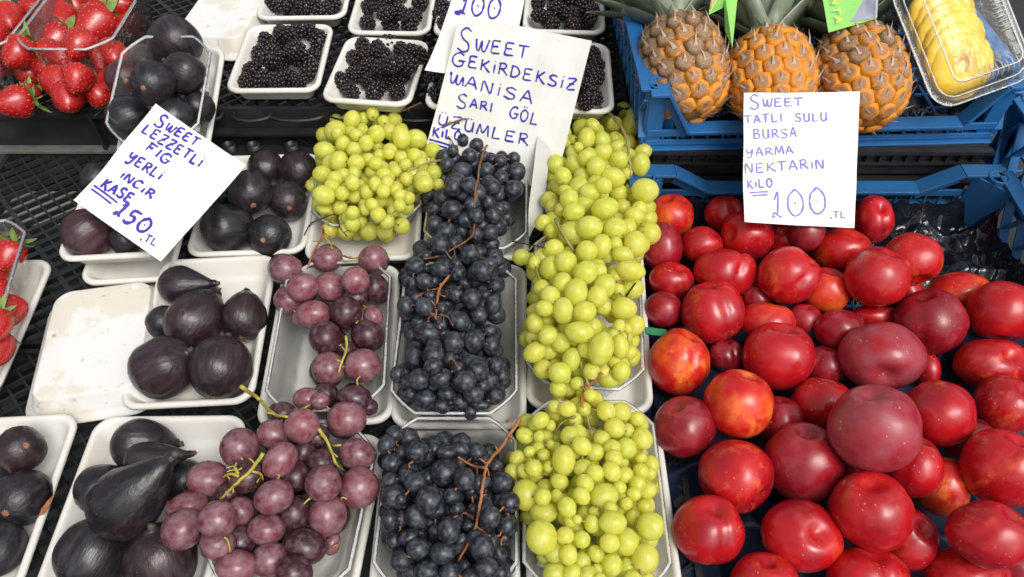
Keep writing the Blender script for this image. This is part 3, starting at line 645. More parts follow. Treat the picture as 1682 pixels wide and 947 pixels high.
bunch('bunch of mixed small and large green grapes at the front beside the nectarines', G3, 'green', (.046, .072), [
    ('stemo', .0017, (988, 614), (968, 632), (956, 652), (956, 666)), ('stemg', .0013, (956, 664), (966, 690), (970, 715)), ('stemg', .0013, (945, 684), (925, 692), (910, 712))], GG, .012)
#==FIGS==

# ---------------------------------------------------------------- figs
def trayfloor(key, up=0.0):
    M4, W, L, h = TRAYS[key]; nrm = M4.to_3x3() @ Vector((0, 0, 1)); p0 = M4.translation - nrm * (h - .005 - up)
    def f(px, py):
        d = ray(px, py); t = (p0 - CAM).dot(nrm) / d.dot(nrm); return (CAM + d * t).z
    return f
def fig_mesh(r, Lf, seed, mat):
    n, seg = 22, 26; vs = []; fs = []; so_ = Vector((seed * 3.7, seed * 1.3, 0))
    zb = -.95
    for i in range(n + 1):
        u = i / n; z = zb + (Lf - zb) * (1 - math.cos(math.pi * u)) / 2
        if z < .15: rad = math.sqrt(max(0, 1 - (z / .97) ** 2)) if abs(z) < .97 else 0
        else:
            t = min(1.0, (z - .15) / (Lf - .15)); neck = .21 if Lf > 1.6 else .24
            rad = .988 * ((1 - t ** 2.1) ** .58 if Lf < 1.3 else (1 - t ** 1.75) ** .72 if Lf < 1.6 else (1 - t ** 1.35) ** .92); rad = max(rad, neck * (1 if t < .97 else .8))
        if i == 0: rad = .12
        for k in range(seg):
            a = 2 * math.pi * k / seg; p = Vector((rad * math.cos(a), rad * math.sin(a), z))
            q = 1 + .085 * noise.noise(p * 1.1 + so_) + .022 * noise.noise(Vector((math.cos(a) * 5, math.sin(a) * 5, z * .8)) + so_) * min(1, 1.2 - abs(z) * .3)
            vs.append(Vector((p.x * q, p.y * q, p.z)) * r)
    for i in range(n):
        for k in range(seg): fs.append((i * seg + k, i * seg + (k + 1) % seg, (i + 1) * seg + (k + 1) % seg, (i + 1) * seg + k))
    fs.append(tuple(range(seg))[::-1]); fs.append(tuple(n * seg + k for k in range(seg)))
    return mesh('fig', vs, fs, True, M[mat])
FS = 0
def fig(c, r, Lf, sd_, mat, label, group):
    global FS; FS += 1
    d = (CAMR @ Vector(sd_)).normalized()
    rot = Vector((0, 0, 1)).rotation_difference(d).to_matrix().to_4x4() @ Matrix.Rotation(FS * 1.7, 4, 'Z'); rot.translation = c
    o = mobj('fig', fig_mesh(r, Lf, FS, mat), M=rot); tag(o, label, 'fig', group)
    mb = MB(); rr = random.Random(FS); k = 9                       # the ragged little eye at the blunt end
    ring = [Vector((math.cos(q * 6.283 / 18) * (.15 if q % 2 else .09) * rr.uniform(.8, 1.2), math.sin(q * 6.283 / 18) * (.15 if q % 2 else .09), -.955 - .012 * (q % 2 == 0))) * r for q in range(18)]
    mb.add([Vector((0, 0, -.985)) * r] + ring, [(0, 1 + (q + 1) % 18, 1 + q) for q in range(18)]); mb.build('eye', M['eye'], o)
    mb = MB(); mb.tube([Vector((0, 0, (Lf - .06) * r)), Vector((.02 * r, 0, (Lf + .06) * r)), Vector((.05 * r, .02 * r, (Lf + .13) * r))], [.15 * r, .11 * r, .12 * r], 8); mb.build('stem', M['figstem'], o, True)
    return o
def figheap(tray, rows, group, up=0.0, k=.9):
    placed = []
    res = settle([(a[0], a[1], a[2] * 1.06, a[2] * 1.06) + tuple(a[3:]) for a in rows], placed, trayfloor(tray, up), k)
    for r in res: fig(r[0], r[1], r[3], r[4], r[5], r[6], group)
    print('figs', tray, [round(r[0].z, 3) for r in res])
g_ = 'figs in the tray between the stained tray and the upper red grapes'
figheap('F3', [
    (268, 530, 27, 1.3, (.62, .30, -.7), 'fig', 'small dark fig half hidden behind the middle fig of the six'),
    (292, 468, 30, 2.1, (.99, .04, .10), 'fig', 'long necked black fig lying sideways at the back of the six fig tray'),
    (400, 523, 36, 1.42, (-.10, .80, -.55), 'figp', 'purple fig at the right of the six fig tray next to red grapes'),
    (266, 605, 48, 1.15, (.75, .45, .15), 'figp', 'wide purple fig at the front left of the six fig tray'),
    (361, 607, 48, 1.15, (.05, .86, -.5), 'figp', 'large fig at the front right of the six fig tray, eye facing down'),
    (317, 530, 44, 1.45, (.40, .78, -.50), 'figp', 'fig on top of the six fig tray with a pale neck and rusty eye')], g_)
g_ = 'figs in the bottom tray beside the dusty red grapes'
figheap('F4', [
    (300, 793, 34, 1.2, (.5, .5, .3), 'fig', 'dark fig tucked behind the big long fig, next to the red grapes'),
    (226, 730, 40, 1.5, (.93, -.05, -.3), 'fig', 'black fig with a yellow scratch at the back of the bottom tray'),
    (163, 804, 37, 1.3, (.66, .42, -.55), 'fig', 'black fig with pale eye at the left of the bottom tray'),
    (152, 915, 54, 1.15, (.4, .75, -.35), 'fig', 'very large black fig at the front left of the bottom tray'),
    (266, 922, 54, 1.15, (-.1, .85, .3), 'figp', 'large purplish fig at the front of the bottom tray under the long one'),
    (236, 756, 29, 2.9, (.97, .16, .15), 'figp', 'slim pear shaped fig pointing right at the back of the bottom tray'),
    (204, 828, 56, 2.15, (.74, .68, .18), 'fig', 'biggest long necked fig lying diagonally on top of the bottom tray')], g_)
g_ = 'figs in the bottom left corner tray'
figheap('F5', [
    (-6, 905, 40, 1.2, (.3, .8, -.4), 'fig', 'black fig cut by the left edge at the very bottom'),
    (-15, 775, 32, 1.2, (.3, .8, -.4), 'fig', 'fig almost wholly outside the left edge behind the other two'),
    (33, 738, 37, 1.25, (-.66, -.30, -.66), 'figp', 'reddish purple fig with a red eye in the bottom left corner tray'),
    (33, 820, 44, 1.2, (-.1, .22, -.97), 'fig', 'blue-black fig with rusty scratches and a red eye at the left edge')], g_)
g_ = 'figs in the tray right of the fig price card'
figheap('F2', [
    (372, 318, 27, 1.2, (.3, .8, -.4), 'fig', 'fig mostly covered by the right corner of the fig price card'),
    (436, 277, 27, 1.2, (-.1, .9, -.4), 'fig', 'small black fig at the back of the tray beside green grapes'),
    (491, 282, 30, 1.2, (-.4, .8, -.3), 'fig', 'back right black fig touching the green grapes'),
    (473, 331, 30, 1.2, (-.3, .4, -.8), 'fig', 'black fig at the right of its tray, eye towards the viewer'),
    (370, 374, 38, 1.2, (.8, .15, -.5), 'fig', 'large black fig with a pale eye on its left, at the tray front'),
    (443, 387, 33, 1.15, (.02, .25, -.95), 'fig', 'round black fig at the front right of its tray, eye straight on'),
    (411, 317, 35, 1.3, (-.35, .6, -.65), 'fig', 'black fig lying on top of the others right of the fig card')], g_)
g_ = 'figs under the left edge of the fig price card'
figheap('F1', [
    (206, 393, 25, 1.2, (.6, .6, -.3), 'fig', 'small fig peeking out under the lower edge of the fig price card'),
    (141, 384, 37, 1.2, (.6, .5, -.3), 'figr', 'large reddish black fig below the left corner of the fig price card')], g_)
figheap('F1', [(160, 297, 27, 1.2, (.3, .8, -.3), 'fig', 'fig behind the left edge of the fig price card, on the lattice')], g_)
g_ = 'round dark figs in the tilted clear punnet'
figheap('TD', [
    (236, 100, 24, 1.1, (.3, .8, -.3), 'figr', 'small reddish fig at the back left of the tilted punnet'),
    (300, 160, 27, 1.1, (.3, .8, -.3), 'fig', 'fig deep inside the tilted punnet under two others'),
    (325, 178, 25, 1.1, (.3, .8, -.3), 'fig', 'fig against the right wall of the tilted punnet'),
    (287, 192, 29, 1.1, (.2, .8, -.5), 'fig', 'bluish fig touching the top corner of the fig price card'),
    (210, 194, 34, 1.1, (.8, .4, -.4), 'fig', 'large black fig at the front left of the tilted punnet'),
    (206, 129, 30, 1.1, (-.4, .3, -.8), 'figr', 'reddest fig at the left wall of the tilted punnet'),
    (305, 121, 31, 1.15, (-.75, .45, .1), 'fig', 'fig with two yellow specks at the right of the tilted punnet'),
    (289, 70, 39, 1.15, (-.5, .5, -.3), 'fig', 'largest glossy fig at the very top of the tilted punnet'),
    (250, 137, 34, 1.1, (0, .45, -.9), 'fig', 'round fig in the middle on top of the tilted punnet')], g_, .012)

# dry leaf on the rim of the corner tray
c = P(77, 832, .030); mb = MB()
pts = [(-.0035, -.009, 0), (.001, -.007, .001), (.004, .002, .002), (.0035, .012, .001), (.001, .004, .0035), (-.002, -.003, .003)]
mb.add([Vector(p) + c for p in pts] + [Vector(p) + c + Vector((0, 0, .0008)) for p in pts], [(0, 1, 2, 3, 4, 5), (11, 10, 9, 8, 7, 6)] + [(i, i + 6, (i + 1) % 6 + 6, (i + 1) % 6) for i in range(6)])
tag(mb.build('dry_leaf', M['dryleaf']), 'small rust coloured dry leaf on the edge of the corner fig tray', 'leaf')

# ---------------------------------------------------------------- blackberries
def bb_mesh(seed):
    rr = random.Random(seed); mb = MB(); v0, f0 = ICO[1]; v2, f2 = ICO[2]
    core = [Vector((v.x * .70, v.y * .70, v.z * .92)) for v in v2]; mb.add(core, f2)
    n = 44
    for i in range(n):
        z = 1 - 2 * (i + .5) / n; r = math.sqrt(1 - z * z); a = i * 2.39996
        c = Vector((r * math.cos(a) * .72, r * math.sin(a) * .72, z * .95)); q = .245 * rr.uniform(.85, 1.12)
        mb.add([v * q + c for v in v0], f0)
    return mesh('blackberry', mb.v, mb.f, True, M['blackb'])
BBM = [bb_mesh(i) for i in range(4)]
BBL = {
 'T1': ('leftmost tray of the front tray row', '462,56 404,135 414,115 426,88 431,132 438,69 456,76 470,56 465,100 483,56 487,96 450,108 485,81 475,130 492,132 452,131 510,52 524,66 507,115 514,92 445,92'),
 'T2': ('tray behind the left green grapes', '595,74 560,135 583,122 581,95 576,149 607,132 619,81 639,69 605,88 605,108 634,128 617,149 661,123 652,150 659,83 630,90 630,108 674,86 669,106 690,92 645,105'),
 'T3': ('top edge tray by the upturned tray', '460,-14 452,5 480,17 470,0 503,10 490,-10 515,-14 545,-12 513,2 545,8 530,17'),
 'T4': ('top edge tray left of the card', '610,-12 630,-14 660,-12 604,12 641,39 604,37 673,40 620,7 645,0 678,25 658,20 690,3 634,22'),
 'T5': ('tray behind the 100 card', '728,13 722,28 728,38 750,-8 760,25 780,10 800,30 775,38 820,15'),
 'T6': ('tray left of the big card', '728,98 729,118 717,128 714,162 735,145 745,165 760,120 780,150 800,120 820,160 755,95'),
 'T7': ('top edge tray beside the crate', '905,-12 940,-14 965,-10 883,7 900,32 923,0 886,25 943,3 960,13 916,17 906,44 937,24 940,42 964,37 972,22'),
 'T8': ('tray right of the big card', '920,110 950,100 974,91 900,130 981,111 967,118 940,130 925,150 979,128 955,150 967,142 977,158 964,166 905,160')}
for key, (where, txt) in BBL.items():
    placed = []; its = []
    ORD = ('leftmost', 'second from left', 'third from left', 'fourth from left', 'fifth from left', 'sixth from left', 'seventh from left', 'eighth from left', 'ninth from left')
    for tok in txt.split():
        x, y = map(float, tok.split(',')); r = rnd.uniform(13.6, 16.6) * (1.06 if key in ('T1', 'T2', 'T6', 'T8') else .98); its.append([x, y, r, r, ''])
    seen = [i for i in its if i[1] > -8]; seen.sort(key=lambda i: -i[1]); nr = 4 if len(seen) > 14 else 3; per = -(-len(seen) // nr)
    for q_ in range(nr):
        row = sorted(seen[q_ * per:(q_ + 1) * per], key=lambda i: i[0])
        for w_, i in enumerate(row): i[4] = 'blackberry, %s in the %s row, %s' % (ORD[w_], ('front', 'second', 'third', 'fourth')[q_], where)
    for w_, i in enumerate(sorted([i for i in its if not i[4]], key=lambda i: i[0])): i[4] = 'blackberry cut by the top edge, %s, %s' % (ORD[w_], where)
    for r in settle(its, placed, trayfloor(key), .90):
        rot = Matrix.Rotation(rnd.uniform(0, 6.28), 3, 'Z') @ Matrix.Rotation(rnd.uniform(.4, 2.2), 3, 'X') @ Matrix.Rotation(rnd.uniform(0, 6.28), 3, 'Z')
        m4 = (rot @ Matrix.Diagonal((r[1], r[1], r[1] * rnd.uniform(.95, 1.25)))).to_4x4(); m4.translation = r[0]
        o = mobj('blackberry', rnd.choice(BBM), M=m4); tag(o, r[3] or 'blackberry behind the others, ' + where, 'blackberry', 'blackberries, ' + where)

# ---------------------------------------------------------------- strawberries
def straw_parts(seed):
    rr = random.Random(seed); vs = []; fs = []; n, seg = 14, 18
    prof = []
    for i in range(n + 1):
        u = i / n; z = .88 - 1.90 * u
        rad = math.sqrt(max(0, math.sin(math.pi * min(1, u * 1.0) ** .62))) * (1 - .18 * u)
        prof.append((z, rad * 1.04 if 0 < i < n else .02))
    for z, rad in prof:
        for k in range(seg):
            a = 2 * math.pi * k / seg; p = Vector((rad * math.cos(a), rad * math.sin(a), z)); q = 1 + .1 * noise.noise(p * 1.2 + Vector((seed * 5, 0, 0)))
            vs.append(Vector((p.x * q, p.y * q, p.z)))
    for i in range(n):
        for k in range(seg): fs.append((i * seg + k, (i + 1) * seg + k, (i + 1) * seg + (k + 1) % seg, i * seg + (k + 1) % seg))
    body = mesh('strawberry', vs, fs, True, M['straw'])
    mb = MB()
    for i in range(110):
        u = (i + .5) / 110; a = i * 2.39996; j = u * n; i0 = int(j); f = j - i0
        z = prof[i0][0] * (1 - f) + prof[min(n, i0 + 1)][0] * f; rad = prof[i0][1] * (1 - f) + prof[min(n, i0 + 1)][1] * f
        k = int(a / (2 * math.pi) * seg) % seg; q = vs[i0 * seg + k]; qr = math.hypot(q.x, q.y) / max(.05, prof[i0][1])
        c = Vector((rad * math.cos(a), rad * math.sin(a), z)); c.x *= min(1.15, qr); c.y *= min(1.15, qr); s = .042
        ax = Vector((-math.sin(a), math.cos(a), 0)) * s * .8; az = Vector((0, 0, 1)) * s * 1.5; ou = Vector((math.cos(a), math.sin(a), 0)) * s * .8
        mb.add([c + ax, c + az, c - ax, c - az, c + ou], [(0, 1, 4), (1, 2, 4), (2, 3, 4), (3, 0, 4)])
    seeds = mesh('seeds', mb.v, mb.f, True, M['seed'])
    mb = MB()
    for i in range(9):
        a = i * 2 * math.pi / 9 + rr.uniform(-.2, .2); L = rr.uniform(.85, 1.3); up = rr.uniform(-.1, .55); pts = []
        for j in range(5):
            u = j / 4; wd = .22 * math.sin(math.pi * (u * .85 + .12)) ; rad = .08 + L * u; z = .88 + .18 * math.sin(u * 2.2) + up * u * u - .25 * u * (1 if up < .2 else 0)
            d = Vector((math.cos(a), math.sin(a), 0)); t = Vector((-math.sin(a), math.cos(a), 0))
            pts += [d * rad + t * wd + Vector((0, 0, z)), d * rad - t * wd + Vector((0, 0, z)), d * rad + Vector((0, 0, z + .05))]
        f = []
        for j in range(4): b = j * 3; f += [(b, b + 3, b + 5, b + 2), (b + 2, b + 5, b + 4, b + 1)]
        mb.add(pts, f)
    mb.tube([(0, 0, .9), (.03, 0, 1.25), (.1, .05, 1.5)], [.07, .05, .06], 6)
    cal = mesh('calyx', mb.v, mb.f, True, M['calyx'])
    return body, seeds, cal
STR = [straw_parts(i) for i in range(3)]
def strawheap(rows, zf, where, group, k=.84):
    its = [(a[0], a[1], a[2] * 1.13, a[2] * 1.13) + tuple(a[3:]) for a in rows]; placed = []
    for r in settle(its, placed, zf, k):
        b, s_, cl = rnd.choice(STR); d = (CAMR @ Vector(r[3])).normalized()
        rot = Vector((0, 0, -1)).rotation_difference(d).to_matrix() @ Matrix.Rotation(rnd.uniform(0, 6), 3, 'Z')
        m4 = (rot @ Matrix.Diagonal((r[1], r[1], r[1] * 1.08))).to_4x4(); m4.translation = r[0]
        o = mobj('strawberry', b, M=m4); mobj('seeds', s_, o); 
        if r[4]: mobj('calyx', cl, o)
        tag(o, r[5] + ' ' + where, 'strawberry', group)
B_ = 'strawberry'
strawheap([
    (80, 102, 31, (.2, -.6, .4), 0, 'big strawberry behind the left front wall of'), (145, 100, 31, (-.1, -.7, .4), 0, 'big strawberry behind the right front wall of'),
    (112, 162, 24, (.3, -.6, .5), 0, 'lowest strawberry seen through the front wall of'), (160, 152, 20, (-.5, .6, .5), 1, 'lowest right strawberry, cap down, in'),
    (97, 138, 25, (.4, -.6, .4), 0, 'strawberry in the middle of the front wall of'), (127, 130, 22, (0, -.9, .4), 0, 'strawberry pressed to the middle front of'),
    (186, 90, 22, (.4, -.6, .4), 0, 'strawberry at the right front corner of'), (182, 128, 18, (.6, .5, .5), 1, 'small strawberry low in the right corner of'),
    (58, 62, 22, (-.6, -.4, .5), 0, 'strawberry at the left rim of'), (215, 40, 22, (.4, .3, .5), 0, 'strawberry at the right wall of'),
    (125, 14, 24, (0, .5, .6), 0, 'dull red strawberry at the back of'), (88, 72, 28, (-.3, -.8, .5), 1, 'strawberry half under the leafy one in'), (130, 74, 24, (-.2, -.8, .5), 0, 'orange shouldered strawberry at the front rim of'),
    (60, -5, 24, (.5, .5, .5), 1, 'orange strawberry at the back left of'), (115, -18, 24, (.5, .5, .5), 0, 'strawberry cut by the top edge in'),
    (186, 8, 32, (.8, -.1, .4), 1, 'largest strawberry pointing right on top of'), (99, 34, 29, (.4, -.5, .6), 1, 'strawberry with long green sepals on top of'), (155, 44, 30, (-.3, -.7, .5), 1, 'upright heart shaped strawberry on top of')],
    .080, 'the heaped front punnet', 'strawberries in the heaped top left punnet')
strawheap([
    (-8, 60, 22, (.3, -.6, .5), 0, 'strawberry at the left edge in'), (0, 112, 22, (.2, -.6, .5), 1, 'strawberry with leaves at the left edge in'),
    (45, 118, 19, (-.5, .5, .5), 1, 'leafy strawberry low in the right corner of'), (22, 168, 25, (-.6, -.3, .6), 1, 'lowest bright strawberry of'), (50, 155, 15, (.5, -.5, .5), 1, 'tiny leafy strawberry at the front of'),
    (30, 88, 25, (-.2, -.6, .5), 1, 'strawberry seen through the right wall of'), (-6, 5, 20, (.3, -.6, .5), 0, 'top left corner strawberry of'),
    (56, 14, 19, (.9, -.1, .3), 1, 'orange red strawberry pointing right on'), (14, 32, 24, (.5, -.6, .5), 1, 'dark red strawberry at the rim of')],
    .080, 'the corner punnet', 'strawberries in the punnet at the top left corner')
strawheap([
    (14, 512, 24, (.2, -.6, .5), 0, 'strawberry seen through the side wall of'), (-6, 575, 26, (.3, -.6, .5), 1, 'lowest strawberry, low in'), (-6, 535, 24, (.3, -.6, .5), 1, 'strawberry cut by the left edge, low in'),
    (-6, 485, 24, (.3, -.6, .5), 0, 'strawberry at mid height on the left edge in'), (-14, 450, 24, (.3, -.6, .5), 0, 'strawberry mostly outside the left edge in'), (-8, 412, 22, (.2, -.8, .5), 1, 'strawberry at the back left of'), (14, 420, 22, (-.1, -.8, .5), 1, 'topmost leafy strawberry in')],
    .034, 'the left edge punnet', 'strawberries in the punnet at the left edge')

# ---------------------------------------------------------------- blue crates
def blue_crate(x0, x1, y0, y1, zb, zr, zp, mat, label, yaw=0, group='blue plastic crates', left_top=None, flat=.05, slope=.045, fl=.022):
    cx, cy = (x0 + x1) / 2, (y0 + y1) / 2
    root = tag(empty('plastic_crate', (cx, cy, zb), (0, 0, R(yaw))), label, 'crate', group)
    W, L, Hr, Hp = x1 - x0, y1 - y0, zr - zb, zp - zb; t = .0035
    def add(name, mb, smooth=False):
        o = mb.build(name, mat, root, smooth); b = o.modifiers.new('bevel', 'BEVEL'); b.width = .0009; b.segments = 2; b.limit_method = 'ANGLE'; return o
    for sy in (-1, 1):                                   # end walls, cut down between the corner posts
        mb = MB(); Y = sy * L / 2
        path = [(-W / 2, Hp), (-W / 2 + flat, Hp), (-W / 2 + flat + slope, Hr), (W / 2 - flat - slope, Hr), (W / 2 - flat, Hp), (W / 2, Hp)]
        # top flange following the cut
        for (a, za), (b, zb_) in zip(path[:-1], path[1:]):
            mb.bar((a, Y + sy * .001, za - .002), (b, Y + sy * .001, zb_ - .002), fl, .004)
        for (a, za), (b, zb_) in ((path[1], path[2]), (path[3], path[4])):           # second rib of the brace
            mb.bar((a, Y, za - .014), (b, Y, zb_ - .014), .004, .010)
        mb.box((-W / 2 + .004, Y - t / 2, Hr - .014), (W / 2 - .004, Y + t / 2, Hr - .0041))
        mb.box((-W / 2 + .004, Y - t / 2, 0), (W / 2 - .004, Y + t / 2, .006))
        if Hr > .036: mb.box((-W / 2 + .004, Y - t / 2, .006), (W / 2 - .004, Y + t / 2, Hr - .028))
        n = int(W / .0185)
        for i in range(n + 1):
            x = -W / 2 + .006 + (W - .012) * i / n; mb.box((x - .0011, Y - t / 2 + .0003, Hr - .0279), (x + .0011, Y + t / 2 - .0003, Hr - .0101))
        mb.bar((-W / 2 + .004, Y + sy * .0045, Hr - .029), (W / 2 - .004, Y + sy * .0045, Hr - .029), .009, .0025)
        add('end_wall', mb)
    for sx in (-1, 1):                                   # side walls with diamond openings
        mb = MB(); X = sx * W / 2; Hfull = Hp
        if sx < 0 and left_top is not None:
            mb.bar((X, L / 2 - .002, Hp - .002), (X, L / 2 - .045, Hp - .002), .016, .004); mb.bar((X, L / 2 - .045, Hp - .003), (X, L / 2 - .08, left_top - .003), .016, .004); Hp = left_top
        mb.bar((X, -L / 2, Hp - .002), (X, L / 2 - (.08 if Hp != Hfull else 0), Hp - .002), .020, .004)
        mb.box((X - t / 2, -L / 2, Hp - .015), (X + t / 2, L / 2, Hp - .0041)); mb.box((X - t / 2, -L / 2, 0), (X + t / 2, L / 2, .010))
        n = int(L / .034)
        for i in range(n):
            a = -L / 2 + L * i / n; b = a + L / n
            mb.bar((X, a, .010), (X, b, Hp - .015), .003, .012, Vector((1, 0, 0))); mb.bar((X + .0004, b, .010), (X + .0004, a, Hp - .015), .003, .012, Vector((1, 0, 0)))
        add('side_wall', mb); Hp = Hfull
        for sy in (-1, 1):
            mb = MB(); px_, py_ = sx * (W / 2 - .002), sy * (L / 2 - .002)
            mb.box((min(px_, px_ - sx * .020), py_ - .002, .001), (max(px_, px_ - sx * .020), py_ + .002, Hp - .0042)); mb.box((px_ - .002, min(py_, py_ - sy * .020), .001), (px_ + .002, max(py_, py_ - sy * .020), Hp - .0043))
            qa, qb = Vector((px_ - sx * .034, py_ - sy * .001, 0)), Vector((px_ - sx * .001, py_ - sy * .034, 0)); dn = Vector((sx, sy, 0)).normalized() * .0015
            if not (sx < 0 and left_top is not None and sy < 0): mb.add([qa + dn + Vector((0, 0, .002)), qb + dn + Vector((0, 0, .002)), qb + dn + Vector((0, 0, Hp - .0045)), qa + dn + Vector((0, 0, Hp - .0045)), qa - dn + Vector((0, 0, .002)), qb - dn + Vector((0, 0, .002)), qb - dn + Vector((0, 0, Hp - .0045)), qa - dn + Vector((0, 0, Hp - .0045))], [(0, 1, 2, 3), (7, 6, 5, 4), (3, 2, 6, 7), (1, 0, 4, 5), (0, 3, 7, 4), (1, 5, 6, 2)])
            vs = []; k = 14; cxx, cyy = px_ - sx * .010, py_ - sy * .010                # round stacking socket
            for r_, z in ((.0125, Hp - .022), (.0125, Hp + .0012), (.0095, Hp + .0012), (.0085, Hp - .022)):
                vs += [(cxx + r_ * math.cos(q * 6.2832 / k), cyy + r_ * math.sin(q * 6.2832 / k), z) for q in range(k)]
            mb.add(vs, [(j * k + q, j * k + (q + 1) % k, (j + 1) * k + (q + 1) % k, (j + 1) * k + q) for j in range(3) for q in range(k)])
            add('corner_post', mb)
    mb = MB(); n = 16
    for i in range(n + 1): x = -W / 2 + W * i / n; mb.box((x - .002, -L / 2, -.001), (x + .002, L / 2, .0032))
    for i in range(22): y = -L / 2 + L * i / 21; mb.box((-W / 2, y - .002, -.0015), (W / 2, y + .002, .0026))
    add('base_grid', mb)
    return root
NY = .712
blue_crate(.148, .598, .112, NY, -.012, .047, .074, M['bluep'], 'blue crate holding the heap of red nectarines', left_top=.004)
blue_crate(.148, .585, .752, 1.352, .088, .1135, .168, M['bluep2'], 'bright blue crate holding the pineapples', yaw=2.0, flat=.022, slope=.03)
blue_crate(.628, 1.06, .20, .80, .02, .09, .12, M['bluep2'], 'blue crate just entering at the right edge beside the nectarines')
# black crates under the pineapple crate
for (za, zb_, lab) in ((.040, .084, 'upper black crate directly under the bright blue pineapple crate'), (-.012, .034, 'lower black crate behind the back rim of the nectarine crate')):
    r = tag(empty('black_crate', (.375, 1.0, za)), lab, 'crate', 'black crates stacked under the pineapple crate')
    mb = MB(); X0, X1, Y0, Y1 = -.21, .212, -.255, .30; H = zb_ - za
    for (a, b, c, d) in ((X0, X1, Y0, Y0 + .004), (X0, X1, Y1 - .004, Y1), (X0, X0 + .004, Y0 + .004, Y1 - .004), (X1 - .004, X1, Y0 + .004, Y1 - .004)): mb.box((a, c, 0), (b, d, H))
    mb.build('wall', M['blackp'], r)
    mb = MB(); mb.box((X0 - .004, Y0 - .010, H - .006), (X1 + .004, Y0 - .0002, H - .001)); mb.box((X0 - .002, Y0 - .007, H - .024), (X1 + .002, Y0 - .0002, H - .021)); mb.build('front_rim', M['blackp'], r)
    mb = MB(); x = X0 + .01
    while x < X1: mb.box((x, Y0 - .006, H - .0209), (x + .0018, Y0 - .0004, H - .0061)); x += .0165
    mb.build('rib', M['blackp'], r)['kind'] = 'stuff'
    mb = MB(); mb.box((X0 + .006, Y0 + .006, .004), (X1 - .006, Y1 - .006, .008)); mb.build('base', M['blackp'], r)

# moulded liner with cups under the nectarines
def liner(x0, x1, y0, y1, mat, name, label, pitch=.074, crumple=0.0, base=.002, z1=None, nn=110):
    vs = []; fs = []; nx = nn; ny = int(nn * (y1 - y0) / (x1 - x0))
    for j in range(ny + 1):
        for i in range(nx + 1):
            x = x0 + (x1 - x0) * i / nx; y = y0 + (y1 - y0) * j / ny
            row = round(y / (pitch * .866)); best = 1e9
            for rw in (row - 1, row, row + 1):
                ox = (rw % 2) * pitch / 2; cxx = round((x - ox) / pitch) * pitch + ox; best = min(best, math.hypot(x - cxx, y - rw * pitch * .866))
            q = best / (pitch * .47); z = -.013 * (1 - q * q) ** .5 if q < .98 else 0
            e = min((x - x0) * 3, x1 - x, y1 - y) ; z += max(0, 1 - e / .016) ** 1.5 * .034 * (.35 if (x - x0) * 3 < min(x1 - x, y1 - y) else 1)
            if crumple: z += crumple * (noise.noise(Vector((x * 38, y * 38, 1))) + .6 * abs(noise.noise(Vector((x * 90, y * 60, 4)))))
            vs.append((x, y, z + base))
    for j in range(ny):
        for i in range(nx): a = j * (nx + 1) + i; fs.append((a, a + 1, a + nx + 2, a + nx + 1))
    o = mobj(name, mesh(name, vs, fs, True, mat)); tag(o, label, 'tray liner'); return o
liner(.146, .594, .13, .50, M['linern'], 'cupped_liner', 'navy blue moulded liner with round cups showing between the front nectarines', base=.0055)
liner(.148, .592, .503, .703, M['liner'], 'crumpled_liner', 'glossy black crumpled liner at the back right of the nectarine crate', crumple=.014, base=.004, nn=170)

liner(.160, .575, .765, 1.33, M['liner'], 'black_liner', 'black liner under the pineapples in the bright blue crate', crumple=.004, base=.094, nn=70)
# ---------------------------------------------------------------- nectarines
def nect_mesh(r, seed, mat, rot, crease=False):
    vs0, fs = ICO[4] if r > .02 else ICO[3]; out = []; rr = random.Random(seed); so_ = Vector((rr.uniform(0, 50), 0, 0))
    deep = rr.uniform(.16, .22) if crease else rr.uniform(.06, .11)
    for v in vs0:
        q = 1 + .07 * noise.noise(v * 1.1 + so_) + .02 * noise.noise(v * 3 + so_)
        # stem cavity at +z, suture along the +x meridian
        a = math.atan2(v.y, v.x); cav = math.exp(-((1 - v.z) / .045)) * .26
        sut = (math.exp(-(a / .12) ** 2) * .8 + math.exp(-(a / .38) ** 2) * .7) * deep * max(0, 1 - abs(v.z - .25) * .75) if abs(a) < 1.3 else 0
        tip = math.exp(-((1 + v.z) / .03)) * .035
        w_ = v * (q - sut * .55); w_ = Vector((w_.x, w_.y, w_.z * 1.0 - cav + tip * 1.3))
        out.append(rot @ (w_ * r))
    return out, fs
